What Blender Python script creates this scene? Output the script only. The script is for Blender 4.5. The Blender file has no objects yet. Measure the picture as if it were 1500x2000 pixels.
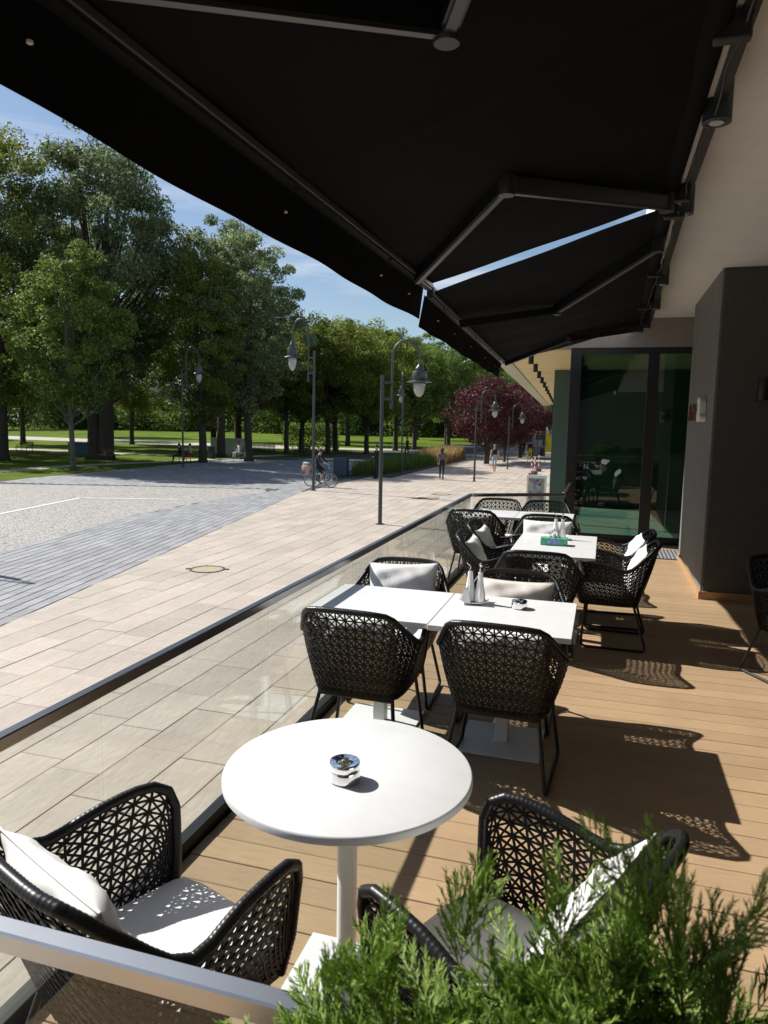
import bpy, math, random
import numpy as np
from mathutils import Vector, Matrix
random.seed(7); RNG = np.random.default_rng(7)
S = bpy.context.scene
COL = S.collection
PI = math.pi
# ------------------------------------------------------------------ camera
H = 1.8; FPX = 1421.0
PITCH, YAW, ROLL = math.radians(7.18), math.radians(16.7), math.radians(0.99)
FW = Vector((-math.sin(YAW)*math.cos(PITCH), math.cos(YAW)*math.cos(PITCH), -math.sin(PITCH)))
r0 = Vector((math.cos(YAW), math.sin(YAW), 0)); u0 = r0.cross(FW)
RV = math.cos(ROLL)*r0 + math.sin(ROLL)*u0
UV = -math.sin(ROLL)*r0 + math.cos(ROLL)*u0
cam = bpy.data.cameras.new('camera'); camo = bpy.data.objects.new('camera', cam); COL.objects.link(camo)
M = Matrix((RV, UV, -FW)).transposed().to_4x4(); M.translation = (0, 0, H); camo.matrix_world = M
cam.sensor_fit = 'VERTICAL'; cam.sensor_height = 36; cam.sensor_width = 27; cam.lens = FPX/2000*36
cam.clip_start = 0.05; cam.clip_end = 2000
cam.dof.use_dof = True; cam.dof.focus_distance = 4.0; cam.dof.aperture_fstop = 8.0
S.camera = camo
def ray(px, py): return FW + RV*((px-750)/FPX) - UV*((py-1000)/FPX)
def atz(px, py, z):
    d = ray(px, py); return Vector((0, 0, H)) + d*((z-H)/d.z)
def aty(px, py, y):
    d = ray(px, py); return Vector((0, 0, H)) + d*(y/d.y)
# ------------------------------------------------------------------ sky and sun
SUN = Vector((0.80, -0.165, -0.745)).normalized()
W = bpy.data.worlds.new('World'); S.world = W; W.use_nodes = True
nt = W.node_tree; bg = nt.nodes['Background']
sky = nt.nodes.new('ShaderNodeTexSky'); sky.sky_type = 'NISHITA'; sky.sun_disc = False
sky.sun_elevation = math.asin(-SUN.z); sky.sun_rotation = math.atan2(-SUN.x, -SUN.y)
sky.air_density = 1.0; sky.dust_density = 0.6; sky.ozone_density = 2.0; sky.altitude = 100
tc = nt.nodes.new('ShaderNodeTexCoord'); mp = nt.nodes.new('ShaderNodeMapping'); mp.inputs['Scale'].default_value = (1.2, 2.2, 6)
mp.inputs['Rotation'].default_value = (0, .25, .5)
nz = nt.nodes.new('ShaderNodeTexNoise'); nz.inputs['Scale'].default_value = 2.2; nz.inputs['Detail'].default_value = 9; nz.inputs['Roughness'].default_value = .62; nz.inputs['Distortion'].default_value = .6
cr = nt.nodes.new('ShaderNodeValToRGB'); cr.color_ramp.elements[0].position = .46; cr.color_ramp.elements[1].position = .8
mx = nt.nodes.new('ShaderNodeMixRGB'); mx.inputs['Color2'].default_value = (8.5, 8.8, 9.2, 1)
ml = nt.nodes.new('ShaderNodeMath'); ml.operation = 'MULTIPLY'; ml.inputs[1].default_value = .75
nt.links.new(tc.outputs['Generated'], mp.inputs['Vector']); nt.links.new(mp.outputs[0], nz.inputs['Vector'])
nt.links.new(nz.outputs['Fac'], cr.inputs['Fac']); nt.links.new(cr.outputs['Color'], ml.inputs[0]); nt.links.new(ml.outputs[0], mx.inputs['Fac'])
nt.links.new(sky.outputs[0], mx.inputs['Color1']); nt.links.new(mx.outputs[0], bg.inputs['Color'])
bg.inputs['Strength'].default_value = 0.074
sl = bpy.data.lights.new('sun', 'SUN'); sl.energy = 5.0; sl.angle = math.radians(.53); sl.color = (1, .97, .925)
so = bpy.data.objects.new('sun', sl); COL.objects.link(so); so.rotation_euler = SUN.to_track_quat('-Z', 'Y').to_euler(); so.location = (-20, 5, 20)
S.view_settings.view_transform = 'Standard'; S.view_settings.look = 'None'; S.view_settings.exposure = 0.56; S.view_settings.gamma = 1
S.cycles.max_bounces = 8; S.cycles.transparent_max_bounces = 16; S.cycles.use_denoising = True
S.cycles.caustics_reflective = False; S.cycles.caustics_refractive = False

# ------------------------------------------------------------------ materials
MATS = {}
def mat(name, col, rough=.6, metal=0, var=0.0, vscale=8, bump=0, bscale=60, isl=0.0, spec=.5, stretch=None, hue=None, coat=0, stain=0, sscale=.8):
    if name in MATS: return MATS[name]
    m = bpy.data.materials.new(name); m.use_nodes = True; n = m.node_tree; p = n.nodes['Principled BSDF']
    p.inputs['Base Color'].default_value = (*col, 1); p.inputs['Roughness'].default_value = rough; p.inputs['Metallic'].default_value = metal
    p.inputs['Specular IOR Level'].default_value = spec
    if coat: p.inputs['Coat Weight'].default_value = coat
    t = n.nodes.new('ShaderNodeTexCoord'); vec = t.outputs['Object']
    if stretch:
        mpn = n.nodes.new('ShaderNodeMapping'); mpn.inputs['Scale'].default_value = stretch; n.links.new(vec, mpn.inputs['Vector']); vec = mpn.outputs[0]
    src = None
    if var:
        tx = n.nodes.new('ShaderNodeTexNoise'); tx.inputs['Scale'].default_value = vscale; tx.inputs['Detail'].default_value = 6; tx.inputs['Roughness'].default_value = .65
        n.links.new(vec, tx.inputs['Vector'])
        r = n.nodes.new('ShaderNodeValToRGB'); e = r.color_ramp.elements
        lo = [max(0, c*(1-var)) for c in col]; hi = [min(1, c*(1+var)) for c in (hue or col)]
        e[0].color = (*lo, 1); e[1].color = (*hi, 1); e[0].position = .3; e[1].position = .7
        n.links.new(tx.outputs['Fac'], r.inputs['Fac']); src = r.outputs['Color']
    if isl:
        g = n.nodes.new('ShaderNodeNewGeometry'); oi = n.nodes.new('ShaderNodeObjectInfo')
        a = n.nodes.new('ShaderNodeMath'); a.operation = 'ADD'; f = n.nodes.new('ShaderNodeMath'); f.operation = 'FRACT'
        n.links.new(g.outputs['Random Per Island'], a.inputs[0]); n.links.new(oi.outputs['Random'], a.inputs[1]); n.links.new(a.outputs[0], f.inputs[0])
        mr = n.nodes.new('ShaderNodeMapRange'); mr.inputs['To Min'].default_value = 1-isl; mr.inputs['To Max'].default_value = 1+isl
        n.links.new(f.outputs[0], mr.inputs['Value'])
        hs = n.nodes.new('ShaderNodeHueSaturation'); n.links.new(mr.outputs[0], hs.inputs['Value'])
        if src: n.links.new(src, hs.inputs['Color'])
        else: hs.inputs['Color'].default_value = (*col, 1)
        src = hs.outputs['Color']
    if stain and src:
        g2 = n.nodes.new('ShaderNodeNewGeometry'); sn = n.nodes.new('ShaderNodeTexNoise'); sn.inputs['Scale'].default_value = sscale; sn.inputs['Detail'].default_value = 8; sn.inputs['Roughness'].default_value = .7
        n.links.new(g2.outputs['Position'], sn.inputs['Vector']); sr = n.nodes.new('ShaderNodeMapRange'); sr.inputs['From Min'].default_value = .3; sr.inputs['From Max'].default_value = .7; sr.inputs['To Min'].default_value = 1-stain; sr.inputs['To Max'].default_value = 1+stain*.5
        n.links.new(sn.outputs['Fac'], sr.inputs['Value']); h2 = n.nodes.new('ShaderNodeHueSaturation'); n.links.new(src, h2.inputs['Color']); n.links.new(sr.outputs[0], h2.inputs['Value']); src = h2.outputs['Color']
    if src: n.links.new(src, p.inputs['Base Color'])
    if bump:
        tb = n.nodes.new('ShaderNodeTexNoise'); tb.inputs['Scale'].default_value = bscale; tb.inputs['Detail'].default_value = 4
        n.links.new(vec, tb.inputs['Vector'])
        b = n.nodes.new('ShaderNodeBump'); b.inputs['Strength'].default_value = bump; b.inputs['Distance'].default_value = .01
        n.links.new(tb.outputs['Fac'], b.inputs['Height']); n.links.new(b.outputs[0], p.inputs['Normal'])
    MATS[name] = m; return m
def leafmat(name, c1, c2, trans=.35):
    m = bpy.data.materials.new(name); m.use_nodes = True; n = m.node_tree; p = n.nodes['Principled BSDF']; out = n.nodes['Material Output']
    g = n.nodes.new('ShaderNodeNewGeometry'); oi = n.nodes.new('ShaderNodeObjectInfo')
    r = n.nodes.new('ShaderNodeValToRGB'); r.color_ramp.elements[0].color = (*c1, 1); r.color_ramp.elements[1].color = (*c2, 1)
    n.links.new(g.outputs['Random Per Island'], r.inputs['Fac'])
    mr = n.nodes.new('ShaderNodeMapRange'); mr.inputs['To Min'].default_value = .8; mr.inputs['To Max'].default_value = 1.2
    n.links.new(oi.outputs['Random'], mr.inputs['Value'])
    hs = n.nodes.new('ShaderNodeHueSaturation'); n.links.new(mr.outputs[0], hs.inputs['Value']); n.links.new(r.outputs[0], hs.inputs['Color'])
    n.links.new(hs.outputs[0], p.inputs['Base Color']); p.inputs['Roughness'].default_value = .55; p.inputs['Specular IOR Level'].default_value = .3
    t = n.nodes.new('ShaderNodeBsdfTranslucent'); n.links.new(hs.outputs[0], t.inputs['Color'])
    mxs = n.nodes.new('ShaderNodeMixShader'); mxs.inputs[0].default_value = trans
    n.links.new(p.outputs[0], mxs.inputs[1]); n.links.new(t.outputs[0], mxs.inputs[2]); n.links.new(mxs.outputs[0], out.inputs['Surface'])
    MATS[name] = m; return m
def glassmat(name, tint, f0=1.0, ior=.04):
    m = bpy.data.materials.new(name); m.use_nodes = True; n = m.node_tree; out = n.nodes['Material Output']; n.nodes.remove(n.nodes['Principled BSDF'])
    t = n.nodes.new('ShaderNodeBsdfTransparent'); t.inputs['Color'].default_value = (*tint, 1)
    g = n.nodes.new('ShaderNodeBsdfGlossy'); g.inputs['Roughness'].default_value = .01; g.inputs['Color'].default_value = (f0, f0, f0, 1)
    lw = n.nodes.new('ShaderNodeLayerWeight'); lw.inputs['Blend'].default_value = .5
    pw_ = n.nodes.new('ShaderNodeMath'); pw_.operation = 'POWER'; pw_.inputs[1].default_value = 5; n.links.new(lw.outputs['Facing'], pw_.inputs[0])
    fr = n.nodes.new('ShaderNodeMath'); fr.operation = 'MULTIPLY_ADD'; fr.inputs[1].default_value = 1-ior; fr.inputs[2].default_value = ior; n.links.new(pw_.outputs[0], fr.inputs[0])
    mxs = n.nodes.new('ShaderNodeMixShader'); n.links.new(fr.outputs[0], mxs.inputs[0]); n.links.new(t.outputs[0], mxs.inputs[1]); n.links.new(g.outputs[0], mxs.inputs[2])
    n.links.new(mxs.outputs[0], out.inputs['Surface']); MATS[name] = m; return m

m_weave = mat('black_rattan', (.0055, .0055, .006), .45, isl=.4, spec=.3)
m_rim = mat('black_rattan_wrap', (.009, .009, .0095), .38, spec=.4)
m_leg = mat('black_steel', (.016, .016, .018), .35, .3)
m_white = mat('white_laminate', (.69, .69, .68), .33, var=.03, vscale=5, stain=.05, sscale=9, bump=.02, bscale=500)
m_whitebase = mat('white_powder_steel', (.74, .74, .72), .4, var=.04, vscale=10)
m_cush = mat('white_canvas', (.78, .77, .745), .85, var=.03, vscale=14, bump=.12, bscale=700)
m_cream = mat('cream_canvas', (.70, .635, .575), .85, var=.03, vscale=14, bump=.12, bscale=700)
m_deck = mat('composite_deck', (.385, .262, .148), .55, var=.16, vscale=5, isl=.08, stain=.14, sscale=1.6, bump=.12, bscale=30, stretch=(1.2, 30, 30))
m_under = mat('deck_underlay', (.02, .016, .012), .9)
m_paver = mat('pink_paver', (.43, .358, .288), .75, stain=.16, sscale=.9, var=.14, vscale=4, isl=.10, bump=.1, bscale=40, stretch=(6, 1.0, 6), hue=(.42, .37, .315))
m_joint = mat('paver_joint', (.17, .145, .12), .95, var=.3, vscale=20)
m_grey = mat('grey_paver', (.275, .275, .278), .75, stain=.15, sscale=.7, var=.12, vscale=6, isl=.16, bump=.1, bscale=40)
m_greyj = mat('grey_joint', (.06, .06, .063), .95)
m_steel = mat('brushed_steel', (.58, .575, .56), .33, 1.0, var=.10, vscale=3, stretch=(1, 1, 1))
m_chrome = mat('chrome', (.82, .82, .82), .06, 1.0)
m_darkmetal = mat('anthracite_metal', (.028, .030, .033), .42, .4)
m_fabric = mat('black_awning_fabric', (.0075, .0076, .0079), .95, bump=.08, bscale=300, spec=.08)
m_edge = mat('bar_ridge_highlight', (.17, .17, .17), .35, .5)  # lighter colour paints the highlight lines on the front bar ridges
m_edge2 = mat('arm_edge', (.07, .07, .072), .35, .5)
m_arm = mat('black_aluminium', (.03, .031, .033), .35, .6)
m_soffit = mat('cream_render', (.74, .74, .72), .85, var=.05, vscale=5, bump=.25, bscale=90)
m_stucco = mat('dark_stucco', (.080, .078, .074), .9, var=.22, vscale=30, bump=1.0, bscale=42)
m_plaster = mat('grey_plaster', (.175, .17, .16), .85, var=.10, vscale=7, bump=.3, bscale=60, stretch=(1, 1, .2))
m_beam = mat('grey_render', (.26, .235, .215), .9, var=.1, vscale=12, bump=.5, bscale=80)
m_wood = mat('skirting_wood', (.40, .235, .11), .55, var=.15, vscale=6, stretch=(2, 2, 20))
m_slat = mat('pale_soffit_wood', (.74, .57, .27), .6, var=.1, vscale=6, isl=.07, stretch=(1, 12, 12))
m_fascia = mat('beige_fascia', (.52, .48, .37), .8, var=.05)
m_greenwall = mat('green_paint', (.055, .105, .085), .6, var=.08, vscale=3)
m_bark = mat('bark', (.060, .050, .040), .95, var=.35, vscale=14, bump=.8, bscale=16, stretch=(1, 1, .25))
m_barkl = mat('pale_bark', (.13, .115, .095), .95, var=.3, vscale=14, bump=.6, bscale=16, stretch=(1, 1, .3))
m_lamp = mat('lamp_grey_paint', (.075, .082, .085), .4, .5)
m_lampg = mat('lamp_diffuser', (.42, .43, .42), .12, spec=.7)
m_skin = mat('skin', (.50, .30, .21), .6)
m_rust = mat('rusty_steel', (.15, .055, .024), .9, var=.4, vscale=40)
m_signw = mat('sign_white', (.82, .82, .80), .5)
m_glass = glassmat('balustrade_glass', (.915, .935, .92))
m_door = glassmat('tinted_door_glass', (.31, .44, .385), 1.0, .07)
m_iron = mat('cast_iron', (.07, .072, .075), .6, .5, var=.3, vscale=40)

# ------------------------------------------------------------------ mesh builder
class MB:
    def __init__(s): s.v = []; s.f = []; s.m = []
    def add(s, vs, fs, mi=0):
        b = len(s.v); s.v.extend([tuple(p) for p in vs]); s.f.extend([tuple(i+b for i in f) for f in fs]); s.m.extend([mi]*len(fs)); return s
    def box(s, x0, x1, y0, y1, z0, z1, mi=0):
        return s.add([(x0, y0, z0), (x1, y0, z0), (x1, y1, z0), (x0, y1, z0), (x0, y0, z1), (x1, y0, z1), (x1, y1, z1), (x0, y1, z1)],
                     [(3, 2, 1, 0), (4, 5, 6, 7), (0, 1, 5, 4), (1, 2, 6, 5), (2, 3, 7, 6), (3, 0, 4, 7)], mi)
    def bbox(s, x0, x1, y0, y1, z0, z1, b, mi=0):   # box with chamfered edges
        c = [((x0+x1)/2), ((y0+y1)/2), ((z0+z1)/2)]; h = [(x1-x0)/2, (y1-y0)/2, (z1-z0)/2]
        vs = []; idx = {}
        for sx in (-1, 1):
            for sy in (-1, 1):
                for sz in (-1, 1):
                    for a in range(3):
                        d = [h[0]-b, h[1]-b, h[2]-b]; d[a] = h[a]
                        idx[(sx, sy, sz, a)] = len(vs); vs.append((c[0]+sx*d[0], c[1]+sy*d[1], c[2]+sz*d[2]))
        fs = []
        def q(l): fs.append(tuple(l))
        for a in range(3):
            o = [i for i in range(3) if i != a]
            for sg in (-1, 1):
                cs = []
                for (p, r) in ((-1, -1), (1, -1), (1, 1), (-1, 1)):
                    k = [0, 0, 0]; k[a] = sg; k[o[0]] = p; k[o[1]] = r; cs.append(idx[(*k, a)])
                q(cs if (sg > 0) != (a == 1) else cs[::-1])
        for a in range(3):       # edges along axis a
            o = [i for i in range(3) if i != a]
            for p in (-1, 1):
                for r in (-1, 1):
                    k0 = [0]*3; k1 = [0]*3; k0[a] = -1; k1[a] = 1
                    for k in (k0, k1): k[o[0]] = p; k[o[1]] = r
                    l = [idx[(*k0, o[0])], idx[(*k1, o[0])], idx[(*k1, o[1])], idx[(*k0, o[1])]]
                    q(l)
        for sx in (-1, 1):
            for sy in (-1, 1):
                for sz in (-1, 1): q([idx[(sx, sy, sz, 0)], idx[(sx, sy, sz, 1)], idx[(sx, sy, sz, 2)]])
        return s.add(vs, fs, mi)
    def tube(s, path, r, seg=8, closed=False, caps=True, mi=0, ref=None):
        P = [Vector(p) for p in path]; n = len(P); vs = []; fs = []
        up = Vector(ref) if ref else None; nrm = None
        for i in range(n):
            if closed: t = P[(i+1) % n]-P[i-1]
            else: t = P[min(i+1, n-1)]-P[max(i-1, 0)]
            t = t.normalized() if t.length > 1e-9 else Vector((0, 0, 1))
            if nrm is None:
                nrm = t.orthogonal().normalized() if up is None else (up - t*up.dot(t)).normalized()
            else: nrm = (nrm - t*nrm.dot(t)); nrm = nrm.normalized() if nrm.length > 1e-6 else t.orthogonal().normalized()
            b = t.cross(nrm); rr = r[i] if hasattr(r, '__len__') else r
            for k in range(seg):
                a = 2*PI*k/seg; vs.append(P[i] + (nrm*math.cos(a) + b*math.sin(a))*rr)
        for i in range(n if closed else n-1):
            j = (i+1) % n
            for k in range(seg): fs.append((i*seg+k, i*seg+(k+1) % seg, j*seg+(k+1) % seg, j*seg+k))
        if caps and not closed: fs += [tuple(range(seg-1, -1, -1)), tuple(range((n-1)*seg, n*seg))]
        return s.add(vs, fs, mi)
    def lathe(s, prof, seg=24, c=(0, 0, 0), mi=0):
        vs = []; fs = []; n = len(prof)
        for (r, z) in prof:
            for k in range(seg):
                a = 2*PI*k/seg; vs.append((c[0]+r*math.cos(a), c[1]+r*math.sin(a), c[2]+z))
        for i in range(n-1):
            for k in range(seg): fs.append((i*seg+k, i*seg+(k+1) % seg, (i+1)*seg+(k+1) % seg, (i+1)*seg+k))
        fs += [tuple(range(seg-1, -1, -1)), tuple(range((n-1)*seg, n*seg))]
        return s.add(vs, fs, mi)
    def beam(s, a, b, w, h, up=(0, 0, 1), mi=0):
        a = Vector(a); b = Vector(b); t = (b-a).normalized(); u = Vector(up); u = (u-t*u.dot(t)).normalized(); r = t.cross(u)
        vs = [];
        for p in (a, b):
            for (i, j) in ((-1, -1), (1, -1), (1, 1), (-1, 1)): vs.append(p + r*(i*w/2) + u*(j*h/2))
        return s.add(vs, [(3, 2, 1, 0), (4, 5, 6, 7), (0, 1, 5, 4), (1, 2, 6, 5), (2, 3, 7, 6), (3, 0, 4, 7)], mi)
    def mesh(s, name, mats, smooth=False, fix=True):
        me = bpy.data.meshes.new(name); me.from_pydata(s.v, [], s.f)
        for m in (mats if isinstance(mats, (list, tuple)) else [mats]): me.materials.append(m)
        if len(set(s.m)) > 1: me.polygons.foreach_set('material_index', s.m)
        if smooth: me.polygons.foreach_set('use_smooth', [True]*len(s.f))
        me.update()
        if smooth == 'auto': me.set_sharp_from_angle(angle=math.radians(38))
        return me
    def build(s, name, mats, parent=None, smooth=False):
        return ob(name, s.mesh(name, mats, smooth), parent)
def ob(name, data, parent=None, loc=None, rz=None):
    o = bpy.data.objects.new(name, data); COL.objects.link(o)
    if parent: o.parent = parent
    if loc is not None: o.location = loc
    if rz is not None: o.rotation_euler = (0, 0, rz)
    return o
def thing(name, label, cat, loc=(0, 0, 0), rz=0, group=None):
    o = ob(name, None, None, loc, rz); o.empty_display_size = .1
    return tag(o, label, cat, group)
def tag(o, label, cat, group=None):
    o['label'] = label; o['category'] = cat
    if group: o['group'] = group
    return o
def struct(o): o['kind'] = 'structure'; return o
def stuff(o): o['kind'] = 'stuff'; return o
def copy_tree(o, parent=None):
    c = o.copy(); COL.objects.link(c)
    if parent: c.parent = parent
    for ch in list(o.children): copy_tree(ch, c)
    return c
def catmull(pts, n):
    P = [Vector(p) for p in pts]; out = []
    for i in range(len(P)-1):
        p0 = P[max(i-1, 0)]; p1 = P[i]; p2 = P[i+1]; p3 = P[min(i+2, len(P)-1)]
        for k in range(n):
            t = k/n; out.append(.5*((2*p1)+(p2-p0)*t+(2*p0-5*p1+4*p2-p3)*t*t+(3*p1-p0-3*p2+p3)*t**3))
    out.append(P[-1]); return out
def resample(pts, n):
    L = [0]
    for a, b in zip(pts, pts[1:]): L.append(L[-1]+(b-a).length)
    out = []; j = 0
    for i in range(n):
        d = L[-1]*i/(n-1)
        while j < len(pts)-2 and L[j+1] < d: j += 1
        t = (d-L[j])/max(1e-9, L[j+1]-L[j]); out.append(pts[j].lerp(pts[j+1], min(1, t)))
    return out
def sheet(name, pts, z, m, parent=None):
    return MB().add([(x, y, z) for x, y in pts], [tuple(range(len(pts)))]).build(name, m, parent)

# ================================================================== SETTING
G = -1.3
m_ground = mat('plaza_stone', (.235, .235, .235), .85, var=.18, vscale=1.5, bump=.3, bscale=12)
# ---- far plaza base, reaching the horizon
struct(sheet('ground', [(-900, -300), (900, -300), (900, 1500), (-900, 1500)], G-.03, m_ground))
m_lawn = mat('lawn_green', (.072, .122, .012), 1.0, spec=.05, var=.4, vscale=.35, bump=.6, bscale=25, hue=(.10, .14, .014))
lawn_pts = [(-300, -40), (-27.1, -40), (-27.1, 39.7), (-24.6, 54), (-22.6, 62), (-20.4, 73), (-18.5, 100), (-17, 150), (-17, 400), (-300, 400)]
struct(sheet('lawn', lawn_pts, G-.004, m_lawn))
m_path = mat('park_path_gravel', (.40, .36, .31), .9, var=.15, vscale=1.2)
struct(sheet('park_path', [(-31.9, -40), (-30.6, -40), (-30.6, 37), (-28.2, 45), (-25.6, 58), (-27, 58), (-29.6, 45), (-31.9, 38)], G, m_path))
struct(sheet('park_path', [(-120, 78), (-26, 69), (-21, 74), (-21, 78), (-27, 76), (-120, 90)], G, m_path))
struct(sheet('park_path', [(-120, 54), (-44, 51), (-34, 50.5), (-34, 52.5), (-44, 53.5), (-120, 58)], G, m_path))
# ---- cobbled court
m_cob = bpy.data.materials.new('cobblestone'); m_cob.use_nodes = True
n = m_cob.node_tree; p = n.nodes['Principled BSDF']; p.inputs['Roughness'].default_value = .8
t = n.nodes.new('ShaderNodeTexCoord'); v = n.nodes.new('ShaderNodeTexVoronoi'); v.inputs['Scale'].default_value = 8; v.inputs['Randomness'].default_value = .55
r = n.nodes.new('ShaderNodeValToRGB'); r.color_ramp.elements[0].color = (.31, .295, .265, 1); r.color_ramp.elements[1].color = (.48, .455, .41, 1)
v2 = n.nodes.new('ShaderNodeTexVoronoi'); v2.feature = 'DISTANCE_TO_EDGE'; v2.inputs['Scale'].default_value = 8; v2.inputs['Randomness'].default_value = .55
r2 = n.nodes.new('ShaderNodeValToRGB'); r2.color_ramp.elements[0].color = (.35, .35, .35, 1); r2.color_ramp.elements[1].position = .16
mm = n.nodes.new('ShaderNodeMixRGB'); mm.blend_type = 'MULTIPLY'; mm.inputs['Fac'].default_value = 1
n.links.new(t.outputs['Object'], v.inputs['Vector']); n.links.new(t.outputs['Object'], v2.inputs['Vector']); n.links.new(v.outputs['Color'], r.inputs['Fac'])
n.links.new(v2.outputs['Distance'], r2.inputs['Fac']); n.links.new(r.outputs[0], mm.inputs['Color1']); n.links.new(r2.outputs[0], mm.inputs['Color2']); n.links.new(mm.outputs[0], p.inputs['Base Color'])
b = n.nodes.new('ShaderNodeBump'); b.inputs['Strength'].default_value = .8; b.inputs['Distance'].default_value = .02; n.links.new(r2.outputs[0], b.inputs['Height']); n.links.new(b.outputs[0], p.inputs['Normal'])
struct(sheet('cobbled_court', [(-8.0, -8), (-11.8, 7.6), (-13.4, 16), (-14.1, 20), (-14.2, 23), (-13.6, 28), (-14.3, 29.2), (-19.5, 28.0), (-26.4, 25.9), (-26.4, -8)], G-.014, m_cob))
# white painted line across the cobbles
m_line = mat('white_road_paint', (.72, .71, .68), .7, var=.12, vscale=10)
lb = MB()
for a, c in (((-17.2, 14.0), (-18.85, 22.9)), ((-18.85, 22.9), (-15.3, 24.0))):
    lb.beam((*a, G-.006), (*c, G-.006), .14, .006)
struct(lb.build('painted_line', m_line))

# ---- pink pavers 0.48 x 0.955, staggered, aligned with the terrace
def row_limit(y):                       # x of the oblique grey border
    return -8.35 + (y-8.32)*(-12.1+8.35)/(27.52-8.32)
pave = struct(sheet('pavement', [(-1.75, -12), (-1.75, 200), (-12.3, 200), (-12.3, 28.5), (-12.1, 27.5), (-8.35, 8.32), (-4.4, -12)], G-.014, m_joint))
RW, RL = .4825, .955
offs = {-3: 0}
pavers = []
for i in range(0, 24):
    x1 = -1.645 - i*RW; x0 = x1-RW+.006
    off = (i*.37 + (.12 if i % 3 else .4)) % 1 * RL
    y = -6.4 + off
    while y < 62:
        L = RL*(.5 if random.random() < .10 else 1)
        y1 = y+L-.006
        lim = max(row_limit(y), row_limit(y1)) if y1 < 27.5 else -12.2
        lim0 = min(row_limit(y), row_limit(y1)) if y1 < 27.5 else -12.2
        if x1 > lim0+.02: pavers.append((max(x0, x0), x1, y, y1, x0 < lim))
        y += L
def pave_quad(mb, x0, x1, y0, y1, cut, dz):
    if not cut: mb.bbox(x0, x1, y0, y1, G-.03, G+dz, .004); return
    # piece trimmed along the oblique border
    pts = [(x1, y0), (x1, y1)]
    a = max(x0, row_limit(y1)+.01); c = max(x0, row_limit(y0)+.01)
    if a < x1: pts.append((a, y1))
    if a <= x0+1e-6 < c:
        pts.append((x0, 8.32+(x0-.01+8.35)*(27.52-8.32)/(-3.75)))
    if c < x1: pts.append((c, y0))
    if len(pts) < 3: return
    k = len(pts); vs = [(x, y, G-.03) for x, y in pts]+[(x, y, G+dz) for x, y in pts]
    mb.add(vs, [tuple(range(k, 2*k)), ]+[(i, (i+1) % k, k+(i+1) % k, k+i) for i in range(k)])
def pkey(q):
    cx_, cy_ = (q[0]+q[1])/2, (q[2]+q[3])/2
    vv = Vector((cx_, cy_, G-H)); d = vv.dot(FW); u = vv.dot(RV)/max(d, .01)*FPX+750; w = 1000-vv.dot(UV)/max(d, .01)*FPX
    vis = d > 0 and -60 < u < 1150 and w < 2000
    return (0 if vis else 1, d)
pavers.sort(key=pkey)
full = {}
rest = MB()
for k, q in enumerate(pavers):
    x0, x1, y0, y1, cut = q; dz = random.uniform(-.0025, .0025)
    if k < 300:
        key = (round(x1-x0, 3), round(y1-y0, 3))
        if cut or key not in full:
            mb = MB(); cx_, cy_ = x1, y0
            pave_quad(mb, x0, x1, y0, y1, cut, 0)
            if not mb.v: continue
            mb.v = [(a-cx_, b_-cy_, c_-G) for a, b_, c_ in mb.v]; me = mb.mesh('paver', m_paver)
            if not cut: full[key] = me
        else: me = full[key]
        ob('paver', me, pave, (x1, y0, G+dz))
    else: pave_quad(rest, x0, x1, y0, y1, cut, dz)
stuff(rest.build('pavers', m_paver, pave))
# ---- grey oblique band of narrow setts
gdir = Vector((-12.1+8.35, 27.52-8.32, 0)).normalized(); gn = Vector((-gdir.y, gdir.x, 0))   # gn points to -x
border = struct(sheet('paving_border', [(-4.4, -12), (-8.35, 8.32), (-12.1, 27.5), (-12.3, 28.5), (-12.3, 200), (-17.2, 200), (-19.0, 95), (-21, 72), (-25.2, 53.5), (-27.3, 39), (-27.3, 25.6), (-26.4, 25.9), (-19.5, 28.0), (-14.3, 29.2), (-13.6, 28), (-14.2, 23), (-14.1, 20), (-11.95, 7.6), (-7.95, -12.4)], G-.010, m_greyj))
setts = []
GW, GL = .225, .45
O = Vector((-8.36, 8.32, 0))
for i in range(0, 64):
    s = -13 + (i % 2)*GL*.5 + random.uniform(-.05, .05)
    while s < 44:
        c = O + gn*(i*GW+GW/2) + gdir*(s+GL/2)
        ok = (i*GW < 3.45) if c.y < 20 else True
        if c.y > 20:
            lim_y = 29.3-(-14.3-c.x)*.235 if c.x < -14.3 else 29.3
            ok = c.x > -26.8 and (c.x < -12.2 or c.y < 27.8) and i*GW < 14 and not (c.y < lim_y and c.x < -14.1+max(0, c.y-23)*.10)
        if ok: setts.append((c.copy(), i))
        s += GL
def skey(q):
    vv = Vector((q[0].x, q[0].y, G-H)); d = vv.dot(FW); u = vv.dot(RV)/max(d, .01)*FPX+750
    return (0 if d > 0 and -40 < u < 1500 else 1, d)
setts.sort(key=skey)
sett_me = MB().bbox(-GL/2+.002, GL/2-.002, -GW/2+.009, GW/2-.009, -.03, 0, .005).mesh('sett', m_grey)
ang = math.atan2(gdir.y, gdir.x); rest = MB(); ca, sa = math.cos(ang), math.sin(ang)
for k, (c, i) in enumerate(setts):
    dz = random.uniform(-.002, .002)
    if k < 300: ob('sett', sett_me, border, (c.x, c.y, G+dz), ang)
    else:
        b0 = len(rest.v); q = [(-GL/2+.002, -GW/2+.009), (GL/2-.002, -GW/2+.009), (GL/2-.002, GW/2-.009), (-GL/2+.002, GW/2-.009)]
        q = [(c.x+a*ca-b_*sa, c.y+a*sa+b_*ca) for a, b_ in q]
        rest.add([(x, y, G-.02) for x, y in q]+[(x, y, G+dz) for x, y in q], [(4, 5, 6, 7), (0, 1, 5, 4), (1, 2, 6, 5), (2, 3, 7, 6), (3, 0, 4, 7)])
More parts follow.
